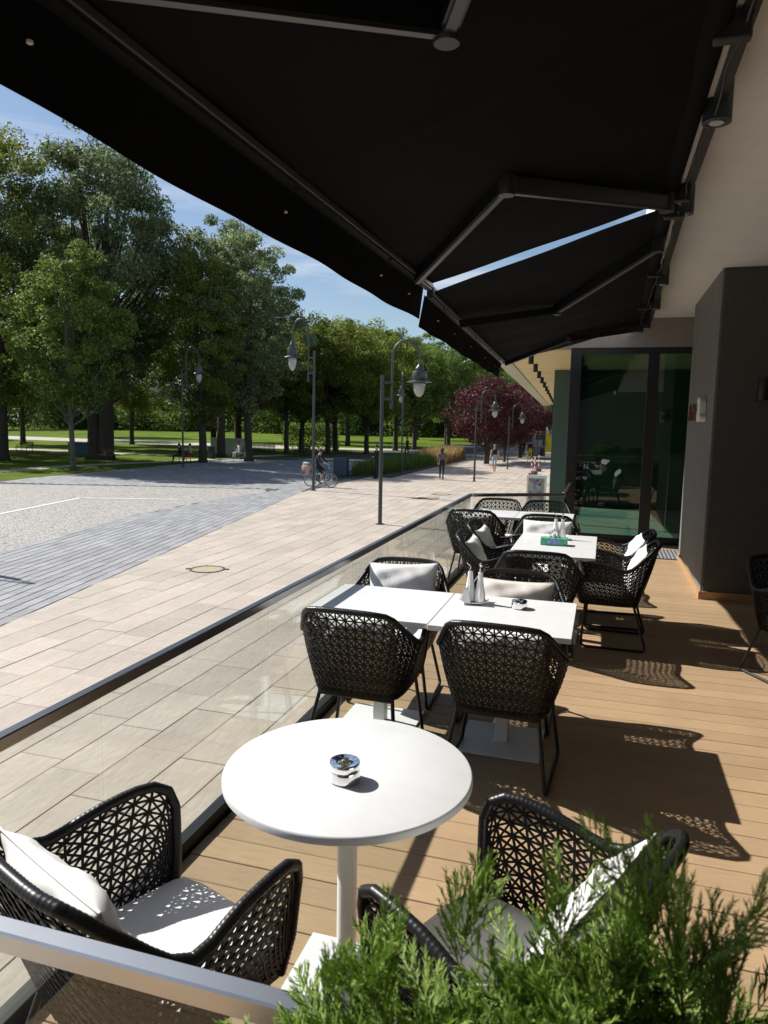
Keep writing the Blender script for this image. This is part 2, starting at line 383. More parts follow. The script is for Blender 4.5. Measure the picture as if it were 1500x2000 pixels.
stuff(rest.build('setts', m_grey, border))
# manhole covers
def manhole(px, py, r, label):
    c = atz(px, py, G); t = thing('manhole_cover', label, 'manhole cover', (c.x, c.y, G+.004), .3, 'manhole covers in the pavement')
    MB().lathe([(r+.05, -.02), (r+.05, .006), (r+.01, .008), (r+.008, -.02)], 32).build('ring', m_iron, t, 'auto')
    mb = MB().lathe([(r, -.02), (r, .003), (r-.02, .004), (r-.022, .0)], 32)
    mb.build('lid', mat('lid_stone', (.36, .31, .19), .8, var=.3, vscale=18), t, 'auto')
    for sx in (-1, 1): MB().bbox(sx*(r+.08)-.05, sx*(r+.08)+.05, -.05, .05, -.01, .01, .004).build('hinge', m_iron, t)
manhole(405, 1112, .31, 'round iron manhole cover with tan lid in the pink paving')
manhole(835, 973, .36, 'dark manhole cover in the paving past the lamp post')
manhole(862, 966, .30, 'small dark manhole cover farther along the pink paving')

# ================================================================== TERRACE
deck = struct(MB().box(-1.66, 6.0, -2.6, 12.0, G-.05, -.045).build('terrace_floor', m_under))
BW = .1465
i = 0; y = -2.5
plank = MB().bbox(0, 7.5, .002, BW-.002, -.026, 0, .0025).mesh('deck_board', m_deck)
while y < 11.55:
    o = ob('deck_board', plank, deck, (-1.56+random.uniform(-.004, .004), y, random.uniform(-.0008, .0008)))
    y += BW
# stone-coloured edge of the terrace base
struct(MB().box(-1.70, -1.661, -2.6, 9.3, G-.02, -.06).build('terrace_edge', m_beam))

# ---- glass balustrades
RAILX = -1.60; RZ = .895; CY = 9.16; NY = .955
m_raild = mat('brushed_steel_dark_reflection', (.30, .295, .29), .30, 1.0, var=.10, vscale=3)  # same steel, darkened to paint in the dark awning's reflection
def balustrade(label, a, b, seams):
    a = Vector((*a, 0)); b = Vector((*b, 0)); L = (b-a).length; d = (b-a).normalized()
    t = thing('glass_balustrade', label, 'railing', a, math.atan2(d.y, d.x), 'glass balustrades round the terrace')
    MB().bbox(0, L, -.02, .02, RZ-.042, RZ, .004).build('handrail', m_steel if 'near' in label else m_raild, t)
    MB().bbox(0, L, -.03, .03, -.05, .055, .004).build('base_channel', m_darkmetal, t)
    e = [0]+seams+[L]
    for k in range(len(e)-1):
        MB().box(e[k]+.006, e[k+1]-.006, -.006, .006, .03, RZ-.03).build('pane', m_glass, t)
    return t
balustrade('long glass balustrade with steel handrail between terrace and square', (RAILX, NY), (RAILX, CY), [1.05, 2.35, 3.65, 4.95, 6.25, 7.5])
e1 = atz(1097, 964, RZ)
balustrade('glass balustrade closing the far end behind the last tables', (RAILX+.02, CY+.01), (-.47, 9.80), [])
balustrade('short glass return running up to the entrance frame', (-.47, 9.84), (-.47, 11.58), [])
balustrade('glass balustrade with steel handrail behind the near armchair', (RAILX+.03, NY), (1.6, NY), [1.25, 2.3])

# ---- building
bld = thing('cafe_building', 'cafe building with cream canopy soffit, dark stucco wall and tinted entrance', 'building', (0, 0, 0))
SZ = 3.36
so_ = MB().box(.40, 8, -14, 11.9, SZ, SZ+.5).build('canopy_soffit', m_soffit, bld)
MB().box(.325, .395, -14, 11.6, SZ-.17, SZ+.9).build('fascia', m_soffit, so_)  # lower strip added to block sun passing over the awning roller
pil = MB()
pil.bbox(1.052, 8, 8.1, 10.5, 0, SZ-.002, .012).build('stucco_wall', m_stucco, bld)
MB().box(1.040, 1.0515, 8.112, 10.5, 0, SZ-.004).build('plaster_face', m_plaster, bld)
pw = [o for o in bld.children if o.name.startswith('stucco_wall')][0]
sk = MB(); sk.box(1.024, 1.039, 8.08, 10.5, .0, .085); sk.box(1.024, 8, 8.082, 8.099, .0, .0845)
sk.build('skirting_board', m_wood, pw)
MB().box(-1.64, 8, 11.62, 11.9, 2.94, SZ-.003).build('beam', m_beam, bld)
MB().box(5.2, 5.4, -14, 8.0, 0, SZ-.003).build('side_wall', m_stucco, bld)
for yy in (-1.2, 1.6, 4.4):
    f = MB().box(5.17, 5.195, yy, yy+2.2, .05, 2.9).build('window', m_darkmetal, bld)
    MB().box(5.155, 5.168, yy+.08, yy+2.12, .15, 2.8).build('pane', m_door, f)
# wall lamp on the stucco face
wl = thing('wall_lamp', 'small dark cylindrical wall lamp on the dark stucco wall', 'lamp', (1.47, 8.08, 2.06))
MB().lathe([(.05, 0), (.052, .01), (.052, .2), (.05, .21)], 20, (0, -.06, 0)).build('body', m_darkmetal, wl, 'auto')
MB().box(-.03, .03, -.03, .02, .06, .15).build('bracket', m_darkmetal, wl)
# entrance
ent = thing('glass_entrance', 'dark framed glass entrance door with green tinted panes', 'door', (0, 11.7, 0))
fr = MB(); fr.bbox(-.56, -.40, -.06, .10, 0, 2.935, .005); fr.bbox(.56, .72, -.05, .05, .10, 2.85, .005); fr.bbox(1.9, 2.05, -.05, .05, .1, 2.85, .005)
fr.box(-.40, 3.0, -.051, .051, 0, .099); fr.box(-.40, 3.0, -.051, .051, 2.851, 2.935)
fr.build('door_frame', m_darkmetal, ent)
MB().box(-.398, .558, -.006, .006, .10, 2.85).build('pane', m_door, ent)
MB().box(.722, 1.898, -.006, .006, .10, 2.85).build('pane', m_door, ent)
hd = MB(); hd.tube([(.70, -.10, .85), (.70, -.10, 1.35)], .012, 8); hd.tube([(.70, -.10, .9), (.70, -.04, .9)], .008, 6); hd.tube([(.70, -.10, 1.3), (.70, -.04, 1.3)], .008, 6)
hd.build('door_handle', m_darkmetal, ent, 'auto')
# lobby behind the glass
m_tile = mat('lobby_tile', (.52, .58, .54), .4, var=.05, vscale=3)
MB().box(-.40, 6, 11.76, 16.45, -.06, -.002).build('lobby_floor', m_tile, bld)
MB().box(-.40, 6, 11.92, 16.45, 2.95, 3.0).build('lobby_ceiling', m_slat, bld)
MB().box(2.6, 2.8, 11.92, 16.45, 0, 2.94).build('lobby_wall', m_stucco, bld)
lobw = MB()
for yy in (11.95, 13.4, 14.9, 16.35): lobw.bbox(-.50, -.42, yy, yy+.08, G, 2.94, .004)
lobw.build('side_mullion', m_darkmetal, bld)
for yy in (12.035, 13.485, 14.985): MB().box(-.465, -.455, yy, yy+1.36, 0, 2.93).build('side_pane', m_glass, bld)
MB().box(-.52, -.40, 11.95, 16.45, G, -.003).build('plinth', m_beam, bld)
gw = MB().box(-1.12, 6, 16.5, 48, G-.03, 2.945).build('green_wall', m_greenwall, bld)
# slatted soffit of the canopy farther along
ca_ = MB().add([(-1.68, 11.92, 3.02), (8, 11.92, 3.02), (8, 49.5, 3.02), (-3.62, 49.5, 3.02), (-1.68, 11.92, 3.5), (8, 11.92, 3.5), (8, 49.5, 3.5), (-3.62, 49.5, 3.5)],
     [(3, 2, 1, 0), (4, 5, 6, 7), (0, 1, 5, 4), (1, 2, 6, 5), (2, 3, 7, 6), (3, 0, 4, 7)]).build('canopy', m_fascia, bld)
MB().add([(-1.93, 11.93, 2.93), (-1.66, 11.93, 2.93), (-3.60, 49.6, 2.93), (-4.02, 49.6, 2.93), (-1.93, 11.93, 3.55), (-1.68, 11.93, 3.55), (-3.62, 49.6, 3.55), (-4.02, 49.6, 3.55)],
     [(3, 2, 1, 0), (4, 5, 6, 7), (0, 1, 5, 4), (1, 2, 6, 5), (2, 3, 7, 6), (3, 0, 4, 7)]).build('fascia', m_fascia, ca_)
y = 11.95; k = 0
while y < 47:
    w_ = .14; xl = -1.655 - (y-11.93)*(1.94/37.6)
    ob('soffit_slat', MB().box(xl, -.45 if y < 16.3 else 1.5, 0, w_-.012, 2.953, 3.018).mesh('soffit_slat', m_slat), ca_, (0, y, 0)); y += w_; k += 1
dl_me = MB().lathe([(.045, 0), (.045, .16), (.04, .165)], 14).mesh('spot', m_darkmetal, 'auto')
for k in range(16):
    yy = 12.9+k*1.9*(1+.03*k); o = ob('canopy_spotlight', dl_me, None, (-1.28-(yy-12.9)*.052, yy, 2.80))
    tag(o, 'small black cylinder spotlight under the pale slatted soffit', 'spotlight', 'spotlights under the slatted soffit')
# door mat of metal strips
mt = thing('entrance_mat', 'striped metal entrance mat set in the deck by the door', 'mat', (0, 0, .004))
MB().box(.30, 2.4, 10.36, 11.2, -.003, .003).build('mat_base', mat('mat_rubber', (.03, .03, .032), .9), mt)
stm = MB().box(0, .028, 10.38, 11.18, .003, .010).mesh('mat_strip', mat('mat_aluminium', (.55, .55, .54), .45, .6))
for k in range(42): ob('mat_strip', stm, mt, (.31+k*.05, 0, 0))
# sign letters on the stucco wall, facing the square
def text_mesh(txt, size, depth, m, bold=0):
    cu = bpy.data.curves.new('t', 'FONT'); cu.body = txt; cu.size = size; cu.extrude = depth; cu.offset = bold; cu.resolution_u = 3
    o = bpy.data.objects.new('t', cu); COL.objects.link(o); dg = bpy.context.evaluated_depsgraph_get()
    me = bpy.data.meshes.new_from_object(o.evaluated_get(dg)); bpy.data.objects.remove(o); me.materials.clear(); me.materials.append(m); return me
sg = thing('wall_sign', 'wall sign of rusty letters ending in a large white letter on stucco', 'sign', (1.039, 10.32, 1.86))
RS = Matrix(((0, 0, -1), (-1, 0, 0), (0, 1, 0))).to_euler()
x = 0
for chs, sz in (('A', .30), ('M', .30), ('R', .33)):
    me = text_mesh(chs, sz, .007, m_rust, .0); o = ob('letter', me, sg, (-.010, -x, 0)); o.rotation_euler = RS; o.scale = (1.75, 1, 1); x += max(v.co.x for v in me.vertices)*1.75+.09
me = text_mesh('a', .50, .03, m_signw, .012); o = ob('white_letter', me, sg, (-.034, -x-.02, .0)); o.rotation_euler = RS; o.scale = (1.6, 1.05, 1); o['label'] = 'large white letter a'
# ---- cylindrical downlights along the soffit edge
for (px, py, r) in ((1383, 236, .060), (1325, 414, .056), (1287, 552, .055), (1274, 600, .055), (1258, 638, .055)):
    c = atz(px, py, 3.13)
    d = thing('soffit_spotlight', 'dark cylindrical spotlight hanging from the cream soffit edge', 'spotlight', (c.x+.03, c.y-.05, 3.10), 0, 'spotlights along the soffit edge')
    MB().lathe([(r-.014, .004), (r-.012, 0), (r, 0), (r, .17), (r*.9, .175), (r*.9, SZ-3.11)], 24).build('body', mat('spot_blue_grey', (.035, .045, .055), .45, .3), d, 'auto')
    MB().lathe([(r*.5, -.003), (r*.5, .003)], 20).build('lens', m_lampg, d)

# ================================================================== AWNINGS
def awning(label, y0, y1, w0, w1, b0, b1, val, arms, seed):
    """w0,w1 roller (x,z) at y0,y1; b0,b1 front bar points; val drop; arms list of (pivot_y, elbow, bar_y)"""
    rn = random.Random(seed)
    t = thing('retractable_awning', label, 'awning', (0, 0, 0), 0, 'black retractable awnings over the terrace')
    n1, n2 = 150, 16; mb = MB()
    def fab(a, c, off):
        top = Vector((w0[0], y0, w0[1])).lerp(Vector((w1[0], y1, w1[1])), a); bot = Vector(b0).lerp(Vector(b1), a)
        p = top.lerp(bot, c); p.z += -.035*math.sin(PI*c)*(.6+.4*math.sin(a*9+seed)) + .006*math.sin(a*31+c*4) + .003*math.sin(a*57-c*11+seed) + off; p.z -= .006 if (a*(y1-y0)) % 1.2 < .045 else 0; return p
    vs = []; fs = []
    for off in (0, .004):
        for i in range(n1+1):
            for j in range(n2+1): vs.append(fab(i/n1, j/n2, off))
    N = (n1+1)*(n2+1)
    for i in range(n1):
        for j in range(n2):
            a = i*(n2+1)+j; fs.append((a, a+1, a+n2+2, a+n2+1)); fs.append((N+a+n2+1, N+a+n2+2, N+a+1, N+a))
    mb.add(vs, fs).build('fabric', m_fabric, t, True)
    # valance
    mb = MB(); vs = []; fs = []; B0 = Vector(b0); B1 = Vector(b1); nv = 90
    for i in range(nv+1):
        p = B0.lerp(B1, i/nv); fl = .010*math.sin(i*.21+seed)+.006*math.sin(i*.53)
        for j in range(5):
            c = j/4; dz = val*(c)*(1+.006*math.sin(i*.17+seed)+.003*math.sin(i*.41)); vs.append((p.x-.035-.03*c+fl*c, p.y, p.z-.02-dz))
    M0 = len(vs); vs += [(x-.004, y, z) for x, y, z in vs]
    for i in range(nv):
        for j in range(4):
            a = i*5+j; fs.append((a, a+5, a+6, a+1)); fs.append((M0+a+1, M0+a+6, M0+a+5, M0+a))
    mb.add(vs, fs).build('valance', m_fabric, t, True)
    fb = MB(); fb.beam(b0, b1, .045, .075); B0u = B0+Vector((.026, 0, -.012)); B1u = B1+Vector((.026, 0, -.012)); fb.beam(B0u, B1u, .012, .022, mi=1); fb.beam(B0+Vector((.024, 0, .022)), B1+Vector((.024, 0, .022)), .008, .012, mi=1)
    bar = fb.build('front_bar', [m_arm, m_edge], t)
    for a in (.08, .22, .40, .62, .83, .93):
        p = B0.lerp(B1, a); MB().lathe([(.011, 0), (.011, .012), (.006, .016)], 10, (p.x+.026, p.y, p.z-.05)).build('bolt', m_chrome, bar)
        MB().lathe([(.007, 0), (.007, .006)], 8, (p.x-.026, p.y+.01, p.z-.13)).build('grommet', m_signw, bar)
    MB().tube([(w0[0], y0, w0[1]+.03), (w1[0], y1, w1[1]+.03)], .055, 16).build('roller', m_fabric, t, 'auto')
    MB().beam((w0[0]+.11, y0-.02, w0[1]+.06), (w1[0]+.11, y1+.02, w1[1]+.06), .05, .05).build('torsion_bar', m_darkmetal, t)
    yb = y0+.12
    while yb < y1:
        MB().bbox(.28, .40, yb-.025, yb+.025, w0[1]-.045, SZ-.18, .006).build('bracket', m_darkmetal, t); yb += (y1-y0-.24)/3.001
    # ties and loose cable along the roller
    cb = MB(); cp = [(w0[0]+.085+rn.uniform(-.012, .012), y0+(y1-y0)*i/30, w0[1]-.02+rn.uniform(-.012, .012)) for i in range(31)]
    cb.tube(catmull(cp, 4), .005, 5).build('cable', m_leg, t, True)
    for (pv, el, br) in arms:
        pv = Vector(pv); el = Vector(el); br = Vector(br)
        ar = MB(); ar.beam(pv, el, .05, .065); ar.beam(pv+Vector((0, 0, -.036)), el+Vector((0, 0, -.036)), .03, .012, mi=1)
        a = ar.build('arm', [m_arm, m_edge2], t)
        fo = MB(); fo.beam(el, br, .042, .055); fo.beam(el+Vector((0, 0, -.03)), br+Vector((0, 0, -.03)), .026, .012, mi=1); fo.build('forearm', [m_arm, m_edge2], a)
        MB().lathe([(.035, -.05), (.038, -.045), (.038, .035), (.03, .045)], 16, el).build('elbow', m_darkmetal, a, 'auto')
        MB().lathe([(.04, -.05), (.04, .05)], 14, pv).build('shoulder', m_darkmetal, a, 'auto')
awning('wide black awning with long hanging valance above the near tables', -1.0, 4.84, (.28, 3.13), (.28, 3.13), (-1.17, -1.0, 2.70), (-1.17, 4.84, 2.70), .205,
       [((.27, 4.62, 3.06), (-.47, 3.36, 2.84), (-1.14, 4.42, 2.66)), ((.27, .55, 3.06), (-.46, 2.04, 2.85), (-1.14, 1.25, 2.66))], 1)
awning('black awning over the farther tables reaching the entrance', 4.915, 10.85, (.28, 3.12), (.40, 3.17), (-1.18, 4.925, 2.665), (-1.465, 10.85, 2.675), .21,
       [((.29, 5.6, 3.05), (-.47, 6.90, 2.82), (-1.16, 5.95, 2.59)), ((.38, 10.6, 3.09), (-.5, 9.7, 2.87), (-1.38, 10.4, 2.62))], 4)
awning('black awning sheltering the part of the terrace beyond the conifer', -6.9, -1.12, (.28, 3.13), (.28, 3.13), (-1.17, -6.9, 2.70), (-1.17, -1.12, 2.70), .235, [], 7)

# ================================================================== CHAIRS
RIM = [(.252, .292, .47), (.264, .300, .605), (.273, .298, .655), (.285, .268, .694), (.300, .205, .706), (.315, .08, .69), (.330, -.075, .655), (.277, -.195, .748), (.228, -.272, .822), (.15, -.305, .842), (0, -.312, .846)]
BASE = [(.235, .27, .365), (.24, .12, .362), (.238, -.06, .36), (.205, -.15, .36), (.10, -.172, .36), (0, -.175, .36)]
def both(pts, n, k):
    h = catmull(pts, 8); h = resample(h, n//2+1)
    left = [Vector((-p.x, p.y, p.z)) for p in h[:-1]]
    return left+h[::-1]
NC, NR = 42, 10
rimp = both(RIM, NC, 8); basep = both(BASE, NC, 8)
def shell(i, j):
    v = j/NR; a = basep[i]; b = rimp[i]; p = a.lerp(b, v)
    out = Vector((p.x, p.y-.05, 0)).normalized(); return p + out*(.008*math.sin(PI*v))
GP = [[shell(i, j) for j in range(NR+1)] for i in range(NC+1)]
def gnorm(i, j):
    du = GP[min(i+1, NC)][j]-GP[max(i-1, 0)][j]; dv = GP[i][min(j+1, NR)]-GP[i][max(j-1, 0)]
    return du.cross(dv).normalized()
GN = [[gnorm(i, j) for j in range(NR+1)] for i in range(NC+1)]
def ribbon(mb, nodes, w, th, off):
    vs = []; fs = []; n = len(nodes)
    if n < 2: return
    P = [GP[i][j]+GN[i][j]*off for i, j in nodes]; Nn = [GN[i][j] for i, j in nodes]
    for k in range(n):
        t = (P[min(k+1, n-1)]-P[max(k-1, 0)]).normalized(); s = t.cross(Nn[k]).normalized()
        for a, b in ((-1, -1), (1, -1), (1, 1), (-1, 1)): vs.append(P[k]+s*(a*w/2)+Nn[k]*(b*th/2))
    for k in range(n-1):
        for q in range(4): fs.append((k*4+q, k*4+(q+1) % 4, k*4+4+(q+1) % 4, k*4+4+q))
    mb.add(vs, fs)
wv = MB()
for i in range(0, NC+1): ribbon(wv, [(i, j) for j in range(NR+1)], .0074, .005, 0)
for j in range(1, NR): ribbon(wv, [(i, j) for i in range(NC+1)], .0064, .005, .0016)
for s in range(-NR, NC+1):
    ribbon(wv, [(s+j, j) for j in range(NR+1) if 0 <= s+j <= NC], .0066, .005, -.0016)
    ribbon(wv, [(s+NR-j, j) for j in range(NR+1) if 0 <= s+NR-j <= NC], .0066, .005, .003)
weave_me = wv.mesh('weave', m_weave)
# wrapped rim: follows front edge, arms and back; ridged like wound cane
full_rim = [Vector((-.235, .27, .365)), Vector((-.244, .282, .42))]+rimp+[Vector((.244, .282, .42)), Vector((.235, .27, .365))]
L = sum((b-a).length for a, b in zip(full_rim, full_rim[1:])); nr_ = int(L/.0045)
rp = resample(full_rim, nr_); rr = [.0160 if k % 3 else .0150 for k in range(nr_)]
rim_me = MB().tube(rp, rr, 9, mi=0).mesh('rim', m_rim, True)
# seat pan
pan = MB(); pts = [p for p in basep]+[Vector((.0, .285, .362))]
top = [(p.x*.99, p.y, .366) for p in pts]; bot = [(p.x*.99, p.y, .350) for p in pts]; k = len(pts)
pan.add(top+bot, [tuple(range(k))[::-1], tuple(range(k, 2*k))]+[(i, (i+1) % k, k+(i+1) % k, k+i) for i in range(k)])
pan_me = pan.mesh('seat_pan', m_weave)
def fillet(path, r, n=5):
    P = [Vector(p) for p in path]; out = [P[0]]
    for i in range(1, len(P)-1):
        a = (P[i-1]-P[i]).normalized(); b = (P[i+1]-P[i]).normalized(); p0 = P[i]+a*r; p1 = P[i]+b*r
        for k in range(n+1):
            t = k/n; out.append((1-t)**2*p0+2*t*(1-t)*P[i]+t*t*p1)
    out.append(P[-1]); return out
def sled(s): return MB().tube(fillet([(s*.205, -.14, .352), (s*.262, -.245, .011), (s*.268, .255, .011), (s*.222, .235, .352)], .045), .0105, 10).mesh('sled_leg', m_leg, 'auto')
sled_l, sled_r = sled(-1), sled(1)
cross_me = MB().tube([(-.207, -.145, .342), (.207, -.145, .342)], .0105, 10).mesh('cross_tube', m_leg, 'auto')
cross2_me = MB().tube([(-.222, .235, .342), (.222, .235, .342)], .0105, 10).mesh('cross_tube', m_leg, 'auto')
def pillow_mesh(w, h, t, seed, nx=26, ny=20, m=m_cush, pipe=True, wr=.009):
    rn = random.Random(seed); ph = [rn.uniform(0, 6) for _ in range(6)]
    def P(u, v, sg):
        a = (1-abs(u)**3.0)**.55*(1-abs(v)**3.0)**.55 if abs(u) < 1 and abs(v) < 1 else 0
        pin = 1-.07*(1-abs(u)**2)*abs(v)**6; pinu = 1-.05*(1-abs(v)**2)*abs(u)**6
        z = sg*a*t/2; wk = a*wr*(math.sin(5*u+3*v+ph[0])+.7*math.sin(9*v-4*u+ph[1])+.5*math.sin(13*u+7*v+ph[2]))
        return Vector((u*w/2*pinu, v*h/2*pin, z+wk))
    mb = MB(); vs = []; fs = []
    us = [math.sin(PI/2*(2*i/nx-1)) for i in range(nx+1)]; vv = [math.sin(PI/2*(2*j/ny-1)) for j in range(ny+1)]
    for sg in (1, -1):
        b = len(vs)
        for u in us:
            for v in vv: vs.append(P(u, v, sg))
        for i in range(nx):
            for j in range(ny):
                a = b+i*(ny+1)+j; f = (a, a+ny+1, a+ny+2, a+1); fs.append(f if sg > 0 else f[::-1])
    mb.add(vs, fs)
    pm = mb.mesh('pillow', m, True)
    ring = [P(u, -1, 1) for u in us]+[P(1, v, 1) for v in vv[1:]]+[P(u, 1, 1) for u in us[::-1][1:]]+[P(-1, v, 1) for v in vv[::-1][1:-1]]
    return pm, MB().tube(ring, .004, 6, closed=True).mesh('piping', m, True)
# seat cushion follows the seat outline
def seat_mesh():
    out = [Vector((p.x*.97, p.y*.95+.012, 0)) for p in basep]
    front = [Vector((.225, .29, 0)), Vector((.15, .312, 0)), Vector((0, .318, 0)), Vector((-.15, .312, 0)), Vector((-.225, .29, 0))]
    ring = resample([v for v in out]+front+[out[0]], 57)[:-1]; c = Vector((0, .05, 0)); vs = []; fs = []; k = len(ring)
    prof = [(.93, .368), (1.0, .378), (1.01, .40), (1.0, .422), (.93, .436), (.72, .443), (.4, .447), (.12, .446)]
    for s, z in prof:
        for p in ring: q = c+(p-c)*s; vs.append((q.x, q.y, z+.002*math.sin(q.x*40)*math.sin(q.y*33)*(s < .9)))
    for i in range(len(prof)-1):
        for j in range(k): fs.append((i*k+j, i*k+(j+1) % k, (i+1)*k+(j+1) % k, (i+1)*k+j))
    fs += [tuple(range((len(prof)-1)*k, len(prof)*k)), tuple(range(k))[::-1]]
    return MB().add(vs, fs).mesh('seat_cushion', m_cush, True)
seat_me = seat_mesh()
def make_chair():
    t = ob('woven_armchair', None); t.empty_display_size = .1
    sh = ob('woven_shell', weave_me, t); ob('rim', rim_me, t); ob('seat_pan', pan_me, t)
    ob('sled_leg', sled_l, t); ob('sled_leg', sled_r, t); ob('cross_tube', cross_me, t); ob('cross_tube', cross2_me, t); ob('seat_cushion', seat_me, t)
    return t
first = [None]
def chair(x, y, deg, label):
    """deg: facing direction measured clockwise from +y"""
    if first[0] is None: c = make_chair(); first[0] = c
    else: c = copy_tree(first[0])
    c.location = (x, y, .001); c.rotation_euler = (0, 0, -math.radians(deg)); tag(c, label, 'armchair', 'woven armchairs on the terrace'); return c
pil_variants = [pillow_mesh(.47, .38, .13, s) for s in (1, 2, 3)]
pil_cream = pillow_mesh(.46, .33, .12, 5, m=m_cream)
def pillow(c, label, var=0, tilt=70, up=.62, back=-.15, roll=0, cream=False):
    me, pp = pil_cream if cream else pil_variants[var % 3]
    o = ob('throw_pillow', me); ob('piping', pp, o)
    Mx = Matrix.Translation((0, back, up)) @ Matrix.Rotation(math.radians(tilt), 4, 'X') @ Matrix.Rotation(math.radians(roll), 4, 'Z')
    # local z of pillow points forward-up
    Mw = Matrix.Translation(c.location) @ Matrix.Rotation(c.rotation_euler.z, 4, 'Z') @ Matrix.Rotation(PI, 4, 'Z') @ Matrix.Translation((0, -back*2, 0)) @ Mx
    o.matrix_world = Mw; tag(o, label, 'pillow', 'pillows on the armchairs'); return o
A = chair(-1.06, 1.43, 23, 'woven armchair with dappled white seat beside round table, against the railing corner')
pillow(A, 'white pillow on the armchair at the railing corner', 0, 70, .62)
B = chair(-.12, 1.68, -66, 'woven armchair by the round table half hidden behind the conifer')
pillow(B, 'white pillow leaning in the armchair behind the conifer', 1, 70, .62)
C1 = chair(-1.19, 3.655, 2, 'woven armchair at double table, back to the round table, on the railing side')
pillow(C1, 'white pillow inside the armchair between round table and railing', 2)
C2 = chair(-.435, 3.655, 3, 'woven armchair at double table, back to the round table, on the wall side')
pillow(C2, 'white pillow inside the armchair beside the open deck', 0)
D1 = chair(-1.25, 4.49, 178, 'woven armchair facing the round table across double table, by the railing')
pillow(D1, 'creased white pillow propped above the double table by the railing', 1, 70, .66, -.15, 3)
D2 = chair(-.49, 4.36, 181, 'woven armchair with cream pillow facing across double table past the ashtray')
pillow(D2, 'cream piped pillow propped behind the ashtray on double table', 0, 70, .655, -.15, 0, True)
E1 = chair(-.44, 5.72, 0, 'woven armchair at the near end of table with tissue box')
F1 = chair(-.86, 6.20, 88, 'woven armchair on railing side of tissue box table, nearer the ashtrays')
pillow(F1, 'white pillow in railing side armchair near end of tissue box table', 2)
F2 = chair(-.88, 6.86, 91, 'woven armchair on railing side of tissue box table, nearer the entrance')
pillow(F2, 'white pillow in railing side armchair nearer the entrance', 0)
G1 = chair(.16, 6.22, -88, 'woven armchair on wall side of tissue box table, nearer the open deck')
pillow(G1, 'bright white pillow on wall side of tissue box table, nearer open deck', 1)
G2 = chair(.16, 6.86, -91, 'woven armchair on wall side of tissue box table, nearer the door mat')
pillow(G2, 'bright white pillow on wall side of tissue box table, nearer door mat', 2)
K1 = chair(-.50, 7.10, 180, 'woven armchair at the far end of table with tissue box')
pillow(K1, 'white pillow behind the tissue box at the table end', 1, 70, .66, -.15)
H1 = chair(-1.33, 8.08, 3, 'woven armchair backing the railing side chairs at the farthest double table')
pillow(H1, 'white pillow in the railing side armchair of the farthest double table', 0)
H2 = chair(-.54, 8.0, 0, 'woven armchair at farthest double table, back to the tissue box table')
I1 = chair(-1.22, 8.80, 180, 'woven armchair before the end balustrade, by the railing corner')
I2 = chair(-.64, 8.80, 180, 'woven armchair before the end balustrade, nearer the entrance')
J = chair(1.40, 5.70, 150, 'woven armchair standing alone near the dark stucco wall')

# ================================================================== TABLES
def square_table(x0, x1, y0, y1, label, bases, group='square white tables'):
    t = thing('cafe_table', label, 'table', ((x0+x1)/2, (y0+y1)/2, 0), 0, group); w, d = (x1-x0)/2, (y1-y0)/2
    MB().bbox(-w, w, -d, d, .712, .742, .002).build('table_top', m_white, t)
    for (bx, by) in bases:
        MB().bbox(bx-.036, bx+.036, by-.036, by+.036, .0125, .70, .003).build('column', m_whitebase, t)
        MB().bbox(bx-.225, bx+.225, by-.215, by+.215, .001, .013, .002).build('base_plate', m_whitebase, t)
        MB().box(bx-.16, bx+.16, by-.16, by+.16, .7, .711).build('top_bracket', m_whitebase, t)
square_table(-1.565, -.842, 3.64, 4.37, 'white square table half of nearer double table, touching the railing', [(0, 0)])
square_table(-.838, -.105, 3.62, 4.37, 'white square table half of nearer double table, holding cruets and ashtray', [(.0, -.02)])
square_table(-.71, -.02, 5.92, 7.10, 'white long table with green tissue box', [(0, -.3), (0, .3)])
square_table(-1.56, -.93, 8.17, 8.80, 'white square table half of farthest double table, by the railing', [(0, 0)])
square_table(-.926, -.295, 8.17, 8.80, 'white square table half of farthest double table, by the entrance', [(0, 0)])
rt = thing('round_table', 'round white table with chrome ashtray between two armchairs', 'table', (-.70, 2.0, 0))
R_ = .38
MB().lathe([(R_-.012, .7135), (R_-.004, .715), (R_, .719), (R_, .735), (R_-.0025, .740), (R_-.006, .742), (.05, .742)], 96).build('table_top', m_white, rt, 'auto')
MB().lathe([(.031, .012), (.031, .699)], 28).build('column', m_whitebase, rt, 'auto')
MB().bbox(-.19, .19, -.19, .19, .001, .012, .002).build('base_plate', m_whitebase, rt)
MB().lathe([(.11, .69), (.11, .6995)], 28).build('top_bracket', m_whitebase, rt)
# ---- ashtrays
def ashtray(x, y, label, s=1, lid=True):
    t = thing('ashtray', label, 'ashtray', (x, y, .743), 0, 'chrome ashtrays')
    p = [(.043, 0), (.046, .003), (.046, .033), (.0445, .036), (.046, .039), (.046, .056), (.044, .059), (.026, .056), (.023, .05), (.022, .03), (.005, .028)] if lid else [(.043, 0), (.047, .004), (.05, .03), (.047, .047), (.043, .048), (.04, .02), (.01, .012)]
    MB().lathe([(a*s, b*s) for a, b in p], 40).build('bowl', m_chrome, t, 'auto')
    if lid:
        for k in range(2): MB().bbox(-.006+k*.012-.004, -.006+k*.012+.004, -.004, .004, .03, .05, .001).build('cigarette_rest', mat('brass', (.5, .42, .22), .3, 1), t)
c = atz(673, 1523, .742); ashtray(c.x, c.y, 'chrome lidded ashtray on the round table')
c = atz(1014, 1188, .742); ashtray(c.x, c.y, 'open chrome ashtray beside the cruets on double table', .95, False)
c = atz(945, 997, .742); ashtray(c.x, c.y, 'chrome ashtray on the farthest double table', .95, False)
